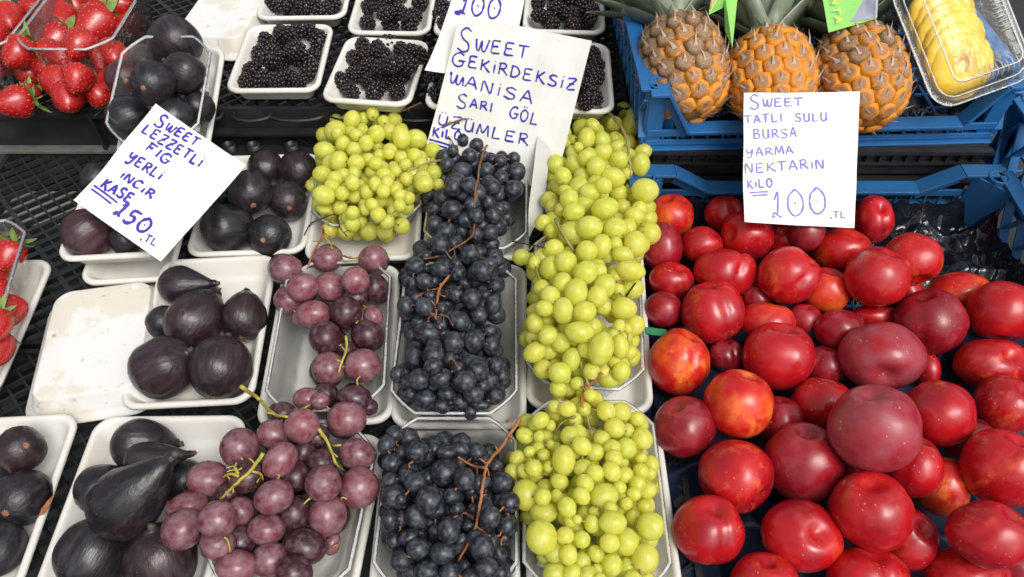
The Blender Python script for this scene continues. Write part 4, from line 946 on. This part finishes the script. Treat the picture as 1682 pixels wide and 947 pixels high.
NEC = [  # px py rx ry stem direction (right, up, toward viewer), suture roll, skin, label words
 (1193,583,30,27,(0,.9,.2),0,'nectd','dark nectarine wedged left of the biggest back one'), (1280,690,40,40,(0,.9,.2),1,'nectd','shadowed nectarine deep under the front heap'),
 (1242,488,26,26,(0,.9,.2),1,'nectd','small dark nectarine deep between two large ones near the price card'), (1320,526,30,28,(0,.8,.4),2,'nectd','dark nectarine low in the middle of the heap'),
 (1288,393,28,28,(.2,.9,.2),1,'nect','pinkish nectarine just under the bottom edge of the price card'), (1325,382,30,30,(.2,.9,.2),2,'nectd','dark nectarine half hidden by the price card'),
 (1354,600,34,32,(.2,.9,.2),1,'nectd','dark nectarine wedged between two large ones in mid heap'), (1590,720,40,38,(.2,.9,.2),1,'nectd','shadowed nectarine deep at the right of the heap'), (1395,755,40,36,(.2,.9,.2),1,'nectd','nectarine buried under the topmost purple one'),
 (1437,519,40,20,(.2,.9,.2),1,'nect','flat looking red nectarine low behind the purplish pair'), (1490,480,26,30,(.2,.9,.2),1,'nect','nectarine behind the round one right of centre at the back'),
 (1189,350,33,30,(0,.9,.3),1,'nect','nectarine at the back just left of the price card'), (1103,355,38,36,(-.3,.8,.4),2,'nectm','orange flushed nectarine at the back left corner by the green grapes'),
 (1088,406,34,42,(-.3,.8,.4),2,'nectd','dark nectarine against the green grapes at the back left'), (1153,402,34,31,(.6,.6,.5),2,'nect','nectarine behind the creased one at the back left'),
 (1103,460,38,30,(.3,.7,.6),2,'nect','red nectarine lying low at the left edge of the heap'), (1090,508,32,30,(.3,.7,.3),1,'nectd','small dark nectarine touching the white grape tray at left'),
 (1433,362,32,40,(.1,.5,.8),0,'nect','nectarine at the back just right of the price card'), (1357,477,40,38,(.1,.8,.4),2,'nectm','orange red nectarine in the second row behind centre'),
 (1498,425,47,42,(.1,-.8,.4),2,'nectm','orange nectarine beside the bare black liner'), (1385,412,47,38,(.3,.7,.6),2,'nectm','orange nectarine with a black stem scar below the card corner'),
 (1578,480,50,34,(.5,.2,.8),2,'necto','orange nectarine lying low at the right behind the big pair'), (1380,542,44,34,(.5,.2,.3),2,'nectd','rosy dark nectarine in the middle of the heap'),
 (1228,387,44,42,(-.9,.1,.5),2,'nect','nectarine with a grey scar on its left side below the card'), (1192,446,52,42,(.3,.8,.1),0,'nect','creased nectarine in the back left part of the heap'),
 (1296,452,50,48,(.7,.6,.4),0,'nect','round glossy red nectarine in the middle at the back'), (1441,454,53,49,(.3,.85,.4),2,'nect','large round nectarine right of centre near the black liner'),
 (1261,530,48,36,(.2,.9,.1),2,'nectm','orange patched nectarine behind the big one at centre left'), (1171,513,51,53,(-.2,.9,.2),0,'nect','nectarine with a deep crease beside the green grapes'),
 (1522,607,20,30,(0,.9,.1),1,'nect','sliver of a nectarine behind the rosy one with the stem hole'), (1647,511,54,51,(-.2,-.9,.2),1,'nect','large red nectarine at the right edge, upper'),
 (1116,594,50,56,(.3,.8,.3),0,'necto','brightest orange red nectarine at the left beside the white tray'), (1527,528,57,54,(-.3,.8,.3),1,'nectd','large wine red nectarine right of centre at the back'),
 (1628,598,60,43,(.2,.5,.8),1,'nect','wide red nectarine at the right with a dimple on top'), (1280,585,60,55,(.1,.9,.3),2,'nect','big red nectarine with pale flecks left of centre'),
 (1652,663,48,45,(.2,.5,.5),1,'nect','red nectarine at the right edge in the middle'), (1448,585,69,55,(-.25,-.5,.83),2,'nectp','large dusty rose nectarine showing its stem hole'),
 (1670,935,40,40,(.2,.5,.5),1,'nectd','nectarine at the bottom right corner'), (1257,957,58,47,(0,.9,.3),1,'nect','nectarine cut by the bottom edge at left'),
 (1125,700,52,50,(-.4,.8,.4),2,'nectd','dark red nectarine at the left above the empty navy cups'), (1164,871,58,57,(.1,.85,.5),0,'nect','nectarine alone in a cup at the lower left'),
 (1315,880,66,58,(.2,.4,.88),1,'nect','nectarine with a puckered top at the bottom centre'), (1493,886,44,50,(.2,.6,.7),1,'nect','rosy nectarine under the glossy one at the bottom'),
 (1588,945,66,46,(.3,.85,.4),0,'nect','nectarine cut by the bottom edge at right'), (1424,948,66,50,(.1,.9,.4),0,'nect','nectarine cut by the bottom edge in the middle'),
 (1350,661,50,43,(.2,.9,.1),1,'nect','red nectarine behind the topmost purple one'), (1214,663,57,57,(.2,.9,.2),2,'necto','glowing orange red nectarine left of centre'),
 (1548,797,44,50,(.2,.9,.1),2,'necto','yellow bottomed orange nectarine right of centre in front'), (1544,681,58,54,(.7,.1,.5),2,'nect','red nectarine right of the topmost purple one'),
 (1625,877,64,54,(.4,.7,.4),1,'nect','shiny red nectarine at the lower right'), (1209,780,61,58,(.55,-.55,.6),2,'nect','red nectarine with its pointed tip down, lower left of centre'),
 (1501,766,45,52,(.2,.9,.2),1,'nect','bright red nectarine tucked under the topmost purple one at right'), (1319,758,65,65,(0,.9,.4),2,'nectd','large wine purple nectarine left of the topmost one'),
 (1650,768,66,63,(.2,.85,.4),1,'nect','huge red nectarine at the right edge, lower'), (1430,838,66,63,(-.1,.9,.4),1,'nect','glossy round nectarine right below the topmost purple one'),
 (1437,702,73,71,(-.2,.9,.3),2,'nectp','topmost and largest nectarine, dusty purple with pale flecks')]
placed = []; res = settle([tuple(n[:2]) + (n[2] * .985, n[3] * 1.01) + tuple(n[4:]) for n in NEC], placed, lambda x, y: .006, .88)
for i, r in enumerate(res):
    d = Vector(r[3]).normalized(); rd = (Vector((0, 0, 1)).rotation_difference(d)).to_matrix(); rot = rd @ Matrix.Rotation(math.atan2(rd[2][1], rd[2][0]) + {0: .25, 1: -.75, 2: 1.15}[r[4]], 3, 'Z')
    sq = Matrix.Diagonal((r[1], r[2], (r[1] + r[2]) / 2))
    vs, fs = nect_mesh(1.0, i, r[5], rot, r[4] == 0)
    vs = [CAMR @ (sq @ v) for v in vs]
    o = mobj('nectarine', mesh('nectarine', vs, fs, True, M[r[5]]), loc=r[0]); tag(o, r[6], 'nectarine', 'nectarines heaped in the blue crate')
print('nect z', [round(r[0].z, 3) for r in res]); print('nect r', [round(r[1], 3) for r in res])

# ---------------------------------------------------------------- pineapples
def pine_eye(seed):
    rr = random.Random(seed); vs = [Vector((0, 0, .10))]; fs = []; mats = []; k = 6
    for r_, z in ((.34, .20), (.70, .22), (.96, .02), (1.03, -.25)):
        for i in range(k): a = math.pi / 6 + i * 2 * math.pi / k; vs.append(Vector((r_ * math.cos(a) + rr.uniform(-.07, .07), r_ * math.sin(a) * 1.02 + rr.uniform(-.07, .07), z + rr.uniform(-.05, .05))))
    for i in range(k): fs.append((0, 1 + i, 1 + (i + 1) % k)); mats.append(0)
    for j in range(3):
        for i in range(k): a, b = 1 + j * k + i, 1 + j * k + (i + 1) % k; fs.append((a, a + k, b + k, b)); mats.append(0)
    n = len(vs)                                          # dried bract: a curved pointed flap from the middle towards the crown
    bl = rr.uniform(-.35, .35); bh = rr.uniform(.6, 1.35); bw = rr.uniform(.6, 1.1)
    for (y, wd, z) in ((-.12, .28 * bw, .14), (.16, .15 * bw, .14 + .14 * bh), (.50, .07, .14 + .26 * bh)): vs += [Vector((-wd + bl * y, y, z)), Vector((wd + bl * y, y, z)), Vector((bl * y, y, z + .06))]
    vs.append(Vector((bl * 1.6, .75 + .35 * bh, .2 + .45 * bh)))
    for j in (0, 3): fs += [(n + j, n + j + 2, n + j + 5, n + j + 3), (n + j + 2, n + j + 1, n + j + 4, n + j + 5)]; mats += [1, 1]
    fs += [(n + 6, n + 8, n + 9), (n + 8, n + 7, n + 9)]; mats += [1, 1]
    me = mesh('rind_eye', vs, fs, True, M['pineeye']); me.materials.append(M['bract'])
    for p, q in zip(me.polygons, mats): p.material_index = q
    return me
PES = [pine_eye(i) for i in range(6)]
def leaf_mesh(seed):
    rr = random.Random(seed); vs = []; fs = []; n = 7; bend = rr.uniform(.2, .9)
    for j in range(n + 1):
        u = j / n; wd = .125 * (1 - u) ** .7 * (1 + .6 * u); y = math.sin(u * bend) / bend; z = (1 - math.cos(u * bend)) / bend
        vs += [Vector((-wd, y, z + .045 * (1 - u))), Vector((0, y, z - .02)), Vector((wd, y, z + .045 * (1 - u))), Vector((0, y, z - .045 * (1 - u)))]
    for j in range(n):
        a = j * 4; b = a + 4
        fs += [(a, a + 1, b + 1, b), (a + 1, a + 2, b + 2, b + 1), (a + 3, a, b, b + 3), (a + 2, a + 3, b + 3, b + 2)]
    return mesh('leaf', vs, fs, True, M['leafp'])
LFM = [leaf_mesh(i) for i in range(4)]
def pineapple(c, axis, rad, hl, ripe, label, seed):
    rr = random.Random(seed); ax = Vector(axis).normalized()
    q = ax.to_track_quat('Z', 'Y'); root = tag(empty('pineapple', c), label, 'pineapple', 'pineapples lying in the bright blue crate'); root.rotation_euler = q.to_euler()
    def prof(z): u = z / hl; return rad * max(0, 1 - abs(u) ** 2.8) ** .5
    vs, fs = ICO[3]; body = [Vector((0, 0, 0))]; out = []
    for v in vs:
        z = v.z * hl * .97; r_ = prof(z) * .95; h = math.hypot(v.x, v.y) or 1; out.append(Vector((v.x / h * r_, v.y / h * r_, z)))
    mobj('rind', mesh('rind', out, fs, True, M['pinebody']), root)
    s = 2 * math.pi * rad / 14.5 / 2; zs = []; arc = 0; z = -hl * .93
    row = 0
    while z < hl * .97:
        r_ = prof(z); n = max(5, round(2 * math.pi * r_ / (2 * s) )) if r_ < rad * .8 else 14
        sz = math.pi * r_ / n * 1.03
        for i in range(n):
            a = (i + .5 * (row % 2)) * 2 * math.pi / n + row * .06; dz = 1e-3
            sl_ = (prof(z + dz) - prof(z - dz)) / (2 * dz); nrm = Vector((math.cos(a), math.sin(a), -sl_)).normalized()
            pos = Vector((r_ * math.cos(a), r_ * math.sin(a), z)) * .985
            up = (Vector((0, 0, 1)) - nrm * nrm.z).normalized(); rt = up.cross(nrm)
            jit = Matrix.Rotation(rr.uniform(-.3, .3), 3, 'Z')
            m3 = Matrix((rt, up, nrm)).transposed() @ jit @ Matrix.Diagonal((sz * rr.uniform(.92, 1.06), sz * rr.uniform(.92, 1.1), sz * rr.uniform(.6, 1.25)))
            m4 = m3.to_4x4(); m4.translation = pos
            o = mobj('rind_eye', rr.choice(PES), root, M=m4)
            o['ripe'] = float(min(1, max(0, ripe[0] + ripe[1] * (.5 - .5 * z / hl) + rr.uniform(-.32, .28))))
        z += s * 1.66 * max(.55, (1 + sl_ * sl_) ** -.5 if True else 1); row += 1
    for i in range(34):                                   # crown
        u = i / 34; a = i * 2.39996; tilt = .95 - .85 * u; L = (.075 + .050 * math.sin(math.pi * min(1, u + .15))) * rr.uniform(.85, 1.15)
        d = Vector((math.cos(a) * math.sin(tilt), math.sin(a) * math.sin(tilt), math.cos(tilt))); side = d.cross(Vector((math.cos(a), math.sin(a), .02))).normalized(); upv = side.cross(d)
        m4 = (Matrix((side, d, upv)).transposed() @ Matrix.Diagonal((L, L, L))).to_4x4(); m4.translation = Vector((math.cos(a) * .012 * (1 - u), math.sin(a) * .012 * (1 - u), hl * .93 + u * .022))
        mobj('leaf', rr.choice(LFM), root, M=m4)
    return root
pineapple(P(1080, 12, .148), (-.05, .95, .12), .050, .066, (.45, .45), 'orange pineapple at the back left, mostly behind the brown one', 1)
pineapple(P(1121, 112, .152), (-.10, .88, .38), .0530, .0680, (-.18, 1.05), 'brown rinded pineapple on the left, orange only near its butt', 2)
pineapple(P(1266, 126, .150), (.02, .90, .36), .0515, .0600, (.55, .60), 'most orange pineapple, the middle one above the price card', 3)
pineapple(P(1412, 126, .152), (-.06, .90, .34), .0530, .0660, (.10, .90), 'greenish brown pineapple on the right, next to the sliced fruit box', 4)
pineapple(P(1345, -10, .140), (.25, .93, .10), .045, .058, (.0, .5), 'pineapple in the row behind, mostly in the dark between the front ones', 5)

# ---------------------------------------------------------------- clamshell with pineapple slices
q = [(1462, -35), (1622, -62), (1688, 108), (1546, 186)]; zs = [.240, .260, .175, .155]
M4, W, L = frame_of(q, zs)
root = empty('clamshell_box'); root.matrix_world = M4
tag(root, 'clear hinged plastic box of pineapple slices on the corner of the blue crate', 'food box')
vs, fs = ring_mesh(W, L, [(-.006, 0), (.002, -.0005), (.004, -.004), (.012, -.030), (.020, -.034), (.034, -.032)], .022, 5, False, False, True)
mobj('base', mesh('base', vs, fs, True, M['clearbox']), root)
vs, fs = ring_mesh(W, L, [(-.0062, .0016), (.0018, .0020), (.004, .006), (.009, .017), (.016, .0195), (.020, .0180), (.026, .0178), (.034, .019)], .022, 5, False, False, True)
mobj('lid', mesh('lid', vs, fs, True, M['clearbox']), root)
for ins, z in ((-.0055, .0008), (.0030, .0045), (.0150, .0198)):
    vs, fs = ring_mesh(W, L, [(ins + .0012, z), (ins, z + .0010), (ins - .0012, z), (ins, z - .0010), (ins + .0012, z)], .022, 5, False, False, False); mobj('moulded_rib', mesh('moulded_rib', vs, fs, True, M['clearrim']), root)
mb = MB()
for i in range(15): y = -L / 2 + .055 + i * .0052; mb.tube(smooth_path([(W / 2 - .030, y, .0195), (W / 2 - .020, y, .0215), (W / 2 - .010, y + .001, .018)], 3), .0008, 5)
for i in range(9): x = -.012 + i * .0065; mb.tube(smooth_path([(x, -L / 2 + .024, .0195), (x + .001, -L / 2 + .014, .0195), (x + .001, -L / 2 + .008, .014)], 3), .0007, 5)
mb.build('lid_ribs', M['clearrim'], root, True)['kind'] = 'stuff'
nsl = 6
for i in range(nsl):
    f = i / (nsl - 1); rad = .0385; n = 48; vs = []; fs = []
    for r_, z in ((.28, -.0045), (.95, -.005), (1.0, 0), (.95, .005), (.28, .0045), (.24, 0)):
        for k in range(n):
            a = 2 * math.pi * k / n; sc = 1 + (.035 * abs(math.sin(a * 8)) if r_ > .5 else 0); vs.append((rad * r_ * sc * math.cos(a), rad * r_ * sc * math.sin(a), z + .0008 * math.sin(a * 3 + i)))
    for j in range(6):
        for k in range(n): fs.append((j * n + k, j * n + (k + 1) % n, ((j + 1) % 6) * n + (k + 1) % n, ((j + 1) % 6) * n + k))
    loc = Vector((-.012 + .004 * (i % 2), L / 2 - .046 - f * .066, -.012 + .0 * f)); m4 = M4 @ Matrix.Translation(loc) @ Matrix.Rotation(R(30 if i < nsl - 1 else 22), 4, 'X') @ Matrix.Rotation(i, 4, 'Z')
    o = mobj('pineapple_slice', mesh('pineapple_slice', vs, fs, True, M['slice']), M=m4)
    tag(o, ('lowest and frontmost', 'second from the front', 'third from the front', 'third from the back', 'second from the back', 'farthest back')[nsl - 1 - i] + ' yellow pineapple slice in the clear box', 'pineapple slice', 'pineapple slices in the clear box')
print('clam', W, L)

# ---------------------------------------------------------------- price cards with handwriting
GL = {  # strokes in a unit box, y up
 'A': [[(0, 0), (.35, .9), (.42, 1), (.5, .9), (.85, 0)], [(.15, .38), (.72, .36)]], 'B': [[(.05, 0), (.08, 1)], [(0, .95), (.5, 1), (.65, .8), (.5, .58), (.15, .52), (.6, .5), (.78, .25), (.5, .02), (0, .04)]],
 'C': [[(.8, .85), (.5, 1), (.12, .75), (.05, .35), (.3, .02), (.8, .12)]], 'D': [[(.08, 0), (.1, 1)], [(0, .98), (.5, .92), (.8, .5), (.5, .08), (0, .02)]], 'E': [[(.75, 1), (.12, .95), (.1, .5), (.1, .02), (.8, .04)], [(.1, .52), (.62, .54)]],
 'F': [[(.15, 0), (.15, .98)], [(0, .98), (.8, 1)], [(.05, .5), (.6, .55)]], 'G': [[(.8, .88), (.45, 1), (.08, .7), (.08, .25), (.4, 0), (.75, .12), (.78, .45)], [(.45, .42), (.95, .46)]], 'H': [[(.1, 0), (.1, 1)], [(.75, 0), (.75, 1)], [(.1, .5), (.75, .5)]],
 'I': [[(.3, 0), (.32, 1)]], 'i': [[(.3, 0), (.32, .72)], [(.31, .95), (.36, 1.02)]], 'K': [[(.1, 0), (.12, 1)], [(.75, 1), (.15, .45)], [(.25, .52), (.8, .0), (.9, .04)]], 'L': [[(.12, 1), (.1, .05), (.2, 0), (.75, .04)]],
 'M': [[(.0, 0), (.12, .95), (.2, .95), (.45, .25), (.72, .98), (.8, .95), (.92, 0)]], 'm': [[(-.05, .75), (.05, 1), (.1, .2), (.3, .1), (.5, .9), (.5, .15), (.7, .05), (.9, .8), (1, .0)]], 'N': [[(.05, 0), (.1, 1), (.7, .02), (.78, 1)]], 'O': [[(.4, 1), (.1, .75), (.08, .25), (.4, 0), (.75, .25), (.75, .75), (.4, 1), (.3, .96)]],
 'R': [[(.1, 0), (.12, 1)], [(0, .92), (.5, 1), (.7, .78), (.5, .55), (.12, .48), (.45, .4), (.9, .0)]], 'S': [[(.78, .88), (.45, 1), (.12, .8), (.3, .55), (.68, .4), (.72, .12), (.4, 0), (0, .12)]], 'T': [[(.4, 0), (.42, 1)], [(-.02, .97), (.9, 1)]],
 'U': [[(.08, 1), (.08, .25), (.35, 0), (.68, .2), (.75, 1)], [(.75, 1), (.78, 0)]], 'W': [[(0, .9), (.1, .15), (.3, .05), (.45, .8), (.5, .1), (.75, .05), (.95, .95)]], 'Y': [[(.05, 1), (.1, .55), (.45, .5), (.75, .95)], [(.8, 1), (.55, 0), (.2, -.2), (.05, -.05)]], 'Z': [[(.05, .97), (.8, 1), (.08, .03), (.85, .04)], [(.22, .5), (.7, .52)]],
 '1': [[(0, .05), (-.25, .0), (-.1, .2), (.25, .1), (.62, .02)], [(.02, .68), (.42, 1.0), (.22, .1)]], '5': [[(.9, 1), (.3, .95), (.25, .55), (.6, .6), (.72, .3), (.4, 0), (.05, .08)]], '0': [[(.42, .98), (.12, .75), (.08, .3), (.4, 0), (.8, .2), (.85, .7), (.5, 1), (.3, .93)], [(.44, .48), (.49, .52)]],
 ',': [[(.2, .1), (.1, -.2)]], '\'': [[(.2, 1.18), (.24, 1.26)], [(.5, 1.18), (.54, 1.26)]], 'r': [[(.05, 0), (.05, 1)], [(.05, 1), (.7, .75), (.1, .05), (.9, 0)]]}
class Card:
    def __init__(s, pts, zs, label, mat='cardp', bend=0.0, group='handwritten price cards', name='price_card'):
        c = [P(x, y, z) for (x, y), z in zip(pts, zs)]        # TL TR BR BL
        s.o = sum(c, Vector()) / 4; s.ex = (c[1] - c[0] + c[2] - c[3]).normalized(); ey = (c[0] - c[3] + c[1] - c[2])
        s.n = s.ex.cross(ey).normalized(); s.ey = s.n.cross(s.ex)
        if s.n.dot(CAM - s.o) < 0: s.n = -s.n
        s.root = tag(empty(name, s.o), label, 'price card', group)
        loc = []
        for p in c: v = p - s.o; loc.append((v.dot(s.ex), v.dot(s.ey)))
        s.bend = bend; s.hw = max(abs(l[0]) for l in loc)
        n = 14; vs = []; fs = []
        for k in (0, 1):
            for j in range(n + 1):
                for i in range(n + 1):
                    u, v = i / n, j / n
                    x = (loc[3][0] * (1 - u) + loc[2][0] * u) * (1 - v) + (loc[0][0] * (1 - u) + loc[1][0] * u) * v
                    y = (loc[3][1] * (1 - u) + loc[2][1] * u) * (1 - v) + (loc[0][1] * (1 - u) + loc[1][1] * u) * v
                    vs.append(s.at(x, y, -.0007 * k))
        m = (n + 1) ** 2
        for j in range(n):
            for i in range(n): a = j * (n + 1) + i; fs.append((a, a + 1, a + n + 2, a + n + 1)); fs.append((m + a, m + a + n + 1, m + a + n + 2, m + a + 1))
        edge = [i for i in range(n + 1)] + [(j * (n + 1) + n) for j in range(1, n + 1)] + [n * (n + 1) + i for i in range(n - 1, -1, -1)] + [j * (n + 1) for j in range(n - 1, 0, -1)]
        for a, b in zip(edge, edge[1:] + edge[:1]): fs.append((a, a + m, b + m, b))
        mobj('card', mesh('card', vs, fs, False, M[mat]), s.root)
    def at(s, x, y, h=0): return s.ex * x + s.ey * y + s.n * (h + s.bend * (x / s.hw) ** 2 + .0026 * noise.noise(Vector((x * 26, y * 26, s.hw * 90))) + .006 * max(0, -y / s.hw - x / s.hw - .9) ** 2)
    def px(s, x, y):
        d = ray(x, y); t = (s.o - CAM).dot(s.n) / d.dot(s.n); v = CAM + d * t - s.o; return Vector((v.dot(s.ex), v.dot(s.ey)))
    def strokes(s, name, paths, wd, mat, h=.0007):
        mb = MB()
        for p in paths:
            p = [Vector(q) for q in p]; p = [q.to_3d() for q in p]; pp = smooth_path(p, 4) if len(p) > 2 else [p[0].lerp(p[1], i / 4) for i in range(5)]
            vs = []
            for i, q in enumerate(pp):
                t = (pp[min(i + 1, len(pp) - 1)] - pp[max(0, i - 1)]);
                if t.length < 1e-9: t = Vector((1, 0, 0))
                t.normalize(); nn = Vector((-t.y, t.x)); w_ = wd / 2 * (1.2 + .7 * noise.noise(Vector((q.x * 220, q.y * 220, 0))))
                for sg in (1, -1): vs.append(s.at(q.x + nn.x * w_ * sg, q.y + nn.y * w_ * sg, h))
            mb.add(vs, [(2 * i, 2 * i + 1, 2 * i + 3, 2 * i + 2) for i in range(len(pp) - 1)])
        return mb.build(name, M[mat], s.root)
    def write(s, text, x0, y0, x1, y1, hpx, wd=.0014, mat='ink', big=1.0, caps=None, name='handwriting', slant=0.0):
        a = s.px(x0, y0); b = s.px(x1, y1); ex = (b - a); L = ex.length; ex.normalize(); ey = Vector((-ex.y, ex.x))
        dy = s.px((x0 + x1) / 2 , (y0 + y1) / 2); up = s.px((x0 + x1) / 2 - (y1 - y0) / max(1, math.hypot(x1 - x0, y1 - y0)) * -hpx, (y0 + y1) / 2 - (x1 - x0) / max(1, math.hypot(x1 - x0, y1 - y0)) * hpx)
        H = (up - dy).length; rr = random.Random(len(text) * 7 + int(x0)); paths = []
        ws = [(.45 if ch in 'Ii,' else .55 if ch in '1\'' else 1.15 if ch in 'WM' else .7 if ch == ' ' else 1.0) * (1.35 if caps and i == 0 else 1) for i, ch in enumerate(text)]
        tot = sum(ws); x = 0
        for i, ch in enumerate(text):
            wch = ws[i] / tot * L; cw = wch * .86; hh = H * rr.uniform(.92, 1.06) * (caps if caps and i == 0 else 1); jy = H * rr.uniform(-.05, .05) - (H * (caps - 1) * .35 if caps and i == 0 else 0)
            gs = []
            if ch in 'ÜÖ': gs = GL[{'Ü': 'U', 'Ö': 'O'}[ch]] + GL['\'']
            elif ch != ' ': gs = GL[ch]
            for g_ in gs:
                paths.append([a + ex * (x + (q[0] + slant * q[1]) * cw + rr.uniform(-.015, .015) * cw) + ey * (q[1] * hh + jy + rr.uniform(-.015, .015) * hh) for q in g_])
            x += wch
        return s.strokes(name, paths, wd, mat)
    def line(s, x0, y0, x1, y1, wd=.0014, mat='ink', name='underline'):
        a, b = s.px(x0, y0), s.px(x1, y1); return s.strokes(name, [[a, (a + b) / 2 + Vector((0, .0004)), b]], wd, mat)
c = Card([(257, 172), (405, 272), (265, 430), (125, 332)], [.158, .118, .078, .118], 'white card tilted over the figs reading fig yerli incir 150', bend=.003)
c.write('SWEET', 254, 203, 324, 243, 15, .0020, caps=1.5); c.write('LEZZETLi', 233, 217, 330, 276, 16, .0020); c.write('FIG', 238, 245, 276, 273, 16, .0020)
c.write('YERLi', 208, 264, 264, 297, 16, .0020); c.write('iNCiR', 197, 291, 252, 329, 14, .0020); c.write('KASE', 166, 307, 216, 337, 17, .0021)
c.line(156, 306, 194, 334, .0017); c.line(152, 312, 184, 336, .0017)
c.write('150', 190, 354, 242, 387, 27, .0026, name='price'); c.write(',TL', 232, 393, 258, 405, 12, .0014, name='currency')
c = Card([(757, -42), (866, -26), (835, 130), (700, 118)], [.218, .218, .140, .140], 'white card behind the big grape card, only the figure 100 showing')
c.write('100', 757, 22, 824, 34, 34, .0020, name='price'); c.line(747, 20, 761, 24, .004)
c = Card([(755, 22), (973, 67), (909, 314), (698, 262)], [.205, .196, .050, .052], 'big white grape price card reading sweet çekirdeksiz manisa sari göl'.replace('ç', 'c').replace('ö', 'o'), bend=.002)
c.write('SWEET', 752, 76, 872, 98, 20, .0016, caps=2.1); c.write('GEKiRDEKSiZ', 742, 104, 950, 150, 19, .0016, caps=1.25); c.write('mANiSA', 738, 136, 880, 172, 19, .0016)
c.write('SARI', 750, 172, 812, 184, 15, .0016, caps=1.7); c.write('GÖL', 836, 192, 888, 206, 18, .0016); c.write('ÜZÜMLER', 720, 203, 872, 241, 18, .0016)
c.write('KiLO', 712, 222, 760, 232, 15, .0018); c.line(707, 228, 740, 238, .0020); c.line(707, 234, 736, 243, .0020)
c = Card([(1222, 152), (1411, 151), (1404, 374), (1219, 366)], [.170, .170, .078, .080], 'white nectarine price card reading yarma nektarin kilo 100', bend=.0015)
c.write('SWEET', 1231, 176, 1322, 174, 14, .0013, 'inkl', caps=1.6); c.write('TATLI', 1224, 203, 1288, 199, 13, .0013, 'inkl'); c.write('SULU', 1306, 200, 1362, 198, 13, .0013, 'inkl')
c.write('BURSA', 1238, 228, 1313, 224, 15, .0013, 'inkl'); c.write('YARMA', 1226, 257, 1307, 252, 13, .0013, 'inkl'); c.write('NEKTARiN', 1224, 284, 1358, 276, 15, .0013, 'inkl')
c.write('KiLO', 1227, 309, 1272, 307, 14, .0015, 'inkl'); c.line(1230, 317, 1261, 315, .0013, 'inkl'); c.line(1235, 322, 1260, 320, .0013, 'inkl')
c.write('100', 1272, 356, 1366, 352, 44, .0015, 'inkl', name='price'); c.write(',TL', 1364, 357, 1392, 357, 11, .0012, 'inkl', name='currency')
Card([(886, 183), (909, 207), (890, 352), (864, 394)], [.112, .105, .050, .045], 'plain grey card standing edge on between black and green grapes', 'cardg', name='folded_card', group=None)
# printed hang tags on the pineapples
def tagcard(pts, zs, label, cols):
    root = None; c = [P(x, y, z) for (x, y), z in zip(pts, zs)]; o = sum(c, Vector()) / 4
    root = tag(empty('hang_tag', o), label, 'tag', None); n = (c[1] - c[0]).cross(c[3] - c[0]).normalized()
    if n.dot(CAM - o) < 0: n = -n
    def quad(name, q, h, mat):
        vs = []
        for hh in (h, h - .0006):
            for u, v in q: vs.append((c[0].lerp(c[1], u)).lerp(c[3].lerp(c[2], u), v) - o + n * hh)
        k = len(q); mesh_ = mesh(name, vs, [tuple(range(k)), tuple(range(k, 2 * k))[::-1]] + [(i, i + k, (i + 1) % k + k, (i + 1) % k) for i in range(k)], False, M[mat]); return mobj(name, mesh_, root)
    for i, (nm, q, mat) in enumerate(cols): quad(nm, q, .0009 * i, mat)
    return root, c, n, o
SQ = [(0, 0), (1, 0), (1, 1), (0, 1)]
tagcard([(1188, -30), (1214, -30), (1203, 78), (1191, 50)], [.23, .23, .19, .195], 'thin green pointed tag between the two left pineapples', [('paper', SQ, 'tagg')])
tagcard([(1172, -30), (1196, -30), (1188, 12), (1164, 24)], [.235, .235, .21, .21], 'orange and green tag tip beside the left pineapple crown', [('paper', SQ, 'tagg'), ('print', [(0, 0), (.8, 0), (.7, .75), (.05, .85)], 'tago')])
rt, c4, n4, o4 = tagcard([(1344, -45), (1444, -45), (1440, 30), (1361, 53)], [.245, .245, .208, .208], 'green fruit label with yellow lettering hanging over the right pineapple', [
    ('paper', SQ, 'tagg'), ('foil', [(.46, 0), (1, 0), (1, 1.0), (.46, .93)], 'tagk'), ('printed_fruit', [(.28, 0), (.56, 0), (.58, .55), (.50, .70), (.36, .70), (.28, .5)], 'tago')])
mb = MB(); exx = (c4[1] - c4[0]); eyy = (c4[3] - c4[0])
for i, ch in enumerate('MANTA'):                          # lettering runs down the label, turned on its side
    for st in GL[ch]:
        pts = [c4[0] - o4 + n4 * .0035 + exx * (.10 + .11 * (q[1]) + i * .006) + eyy * (.14 + i * .155 + q[0] * .12) for q in st]
        pp = smooth_path(pts, 2) if len(pts) > 2 else pts
        for a, b in zip(pp[:-1], pp[1:]): mb.bar(a, b, .0011, .0003, n4)
mb.build('lettering', M['inky'], rt)
# bit of green leaf between tray and nectarines
c = P(1077, 546, .05); mb = MB(); mb.box((-.012, -.004, 0), (.012, .005, .0012), Matrix.Translation(c) @ Matrix.Rotation(.2, 4, 'Y')); tag(mb.build('leaf_scrap', M['greenleaf']), 'scrap of green leaf between the white tray and the nectarines', 'leaf')
for o in list(bpy.data.objects):
    if o.parent is None and o.name.startswith('foam_tray') and len(o.get('label', '').split()) > 16: print('LONG', o['label'])
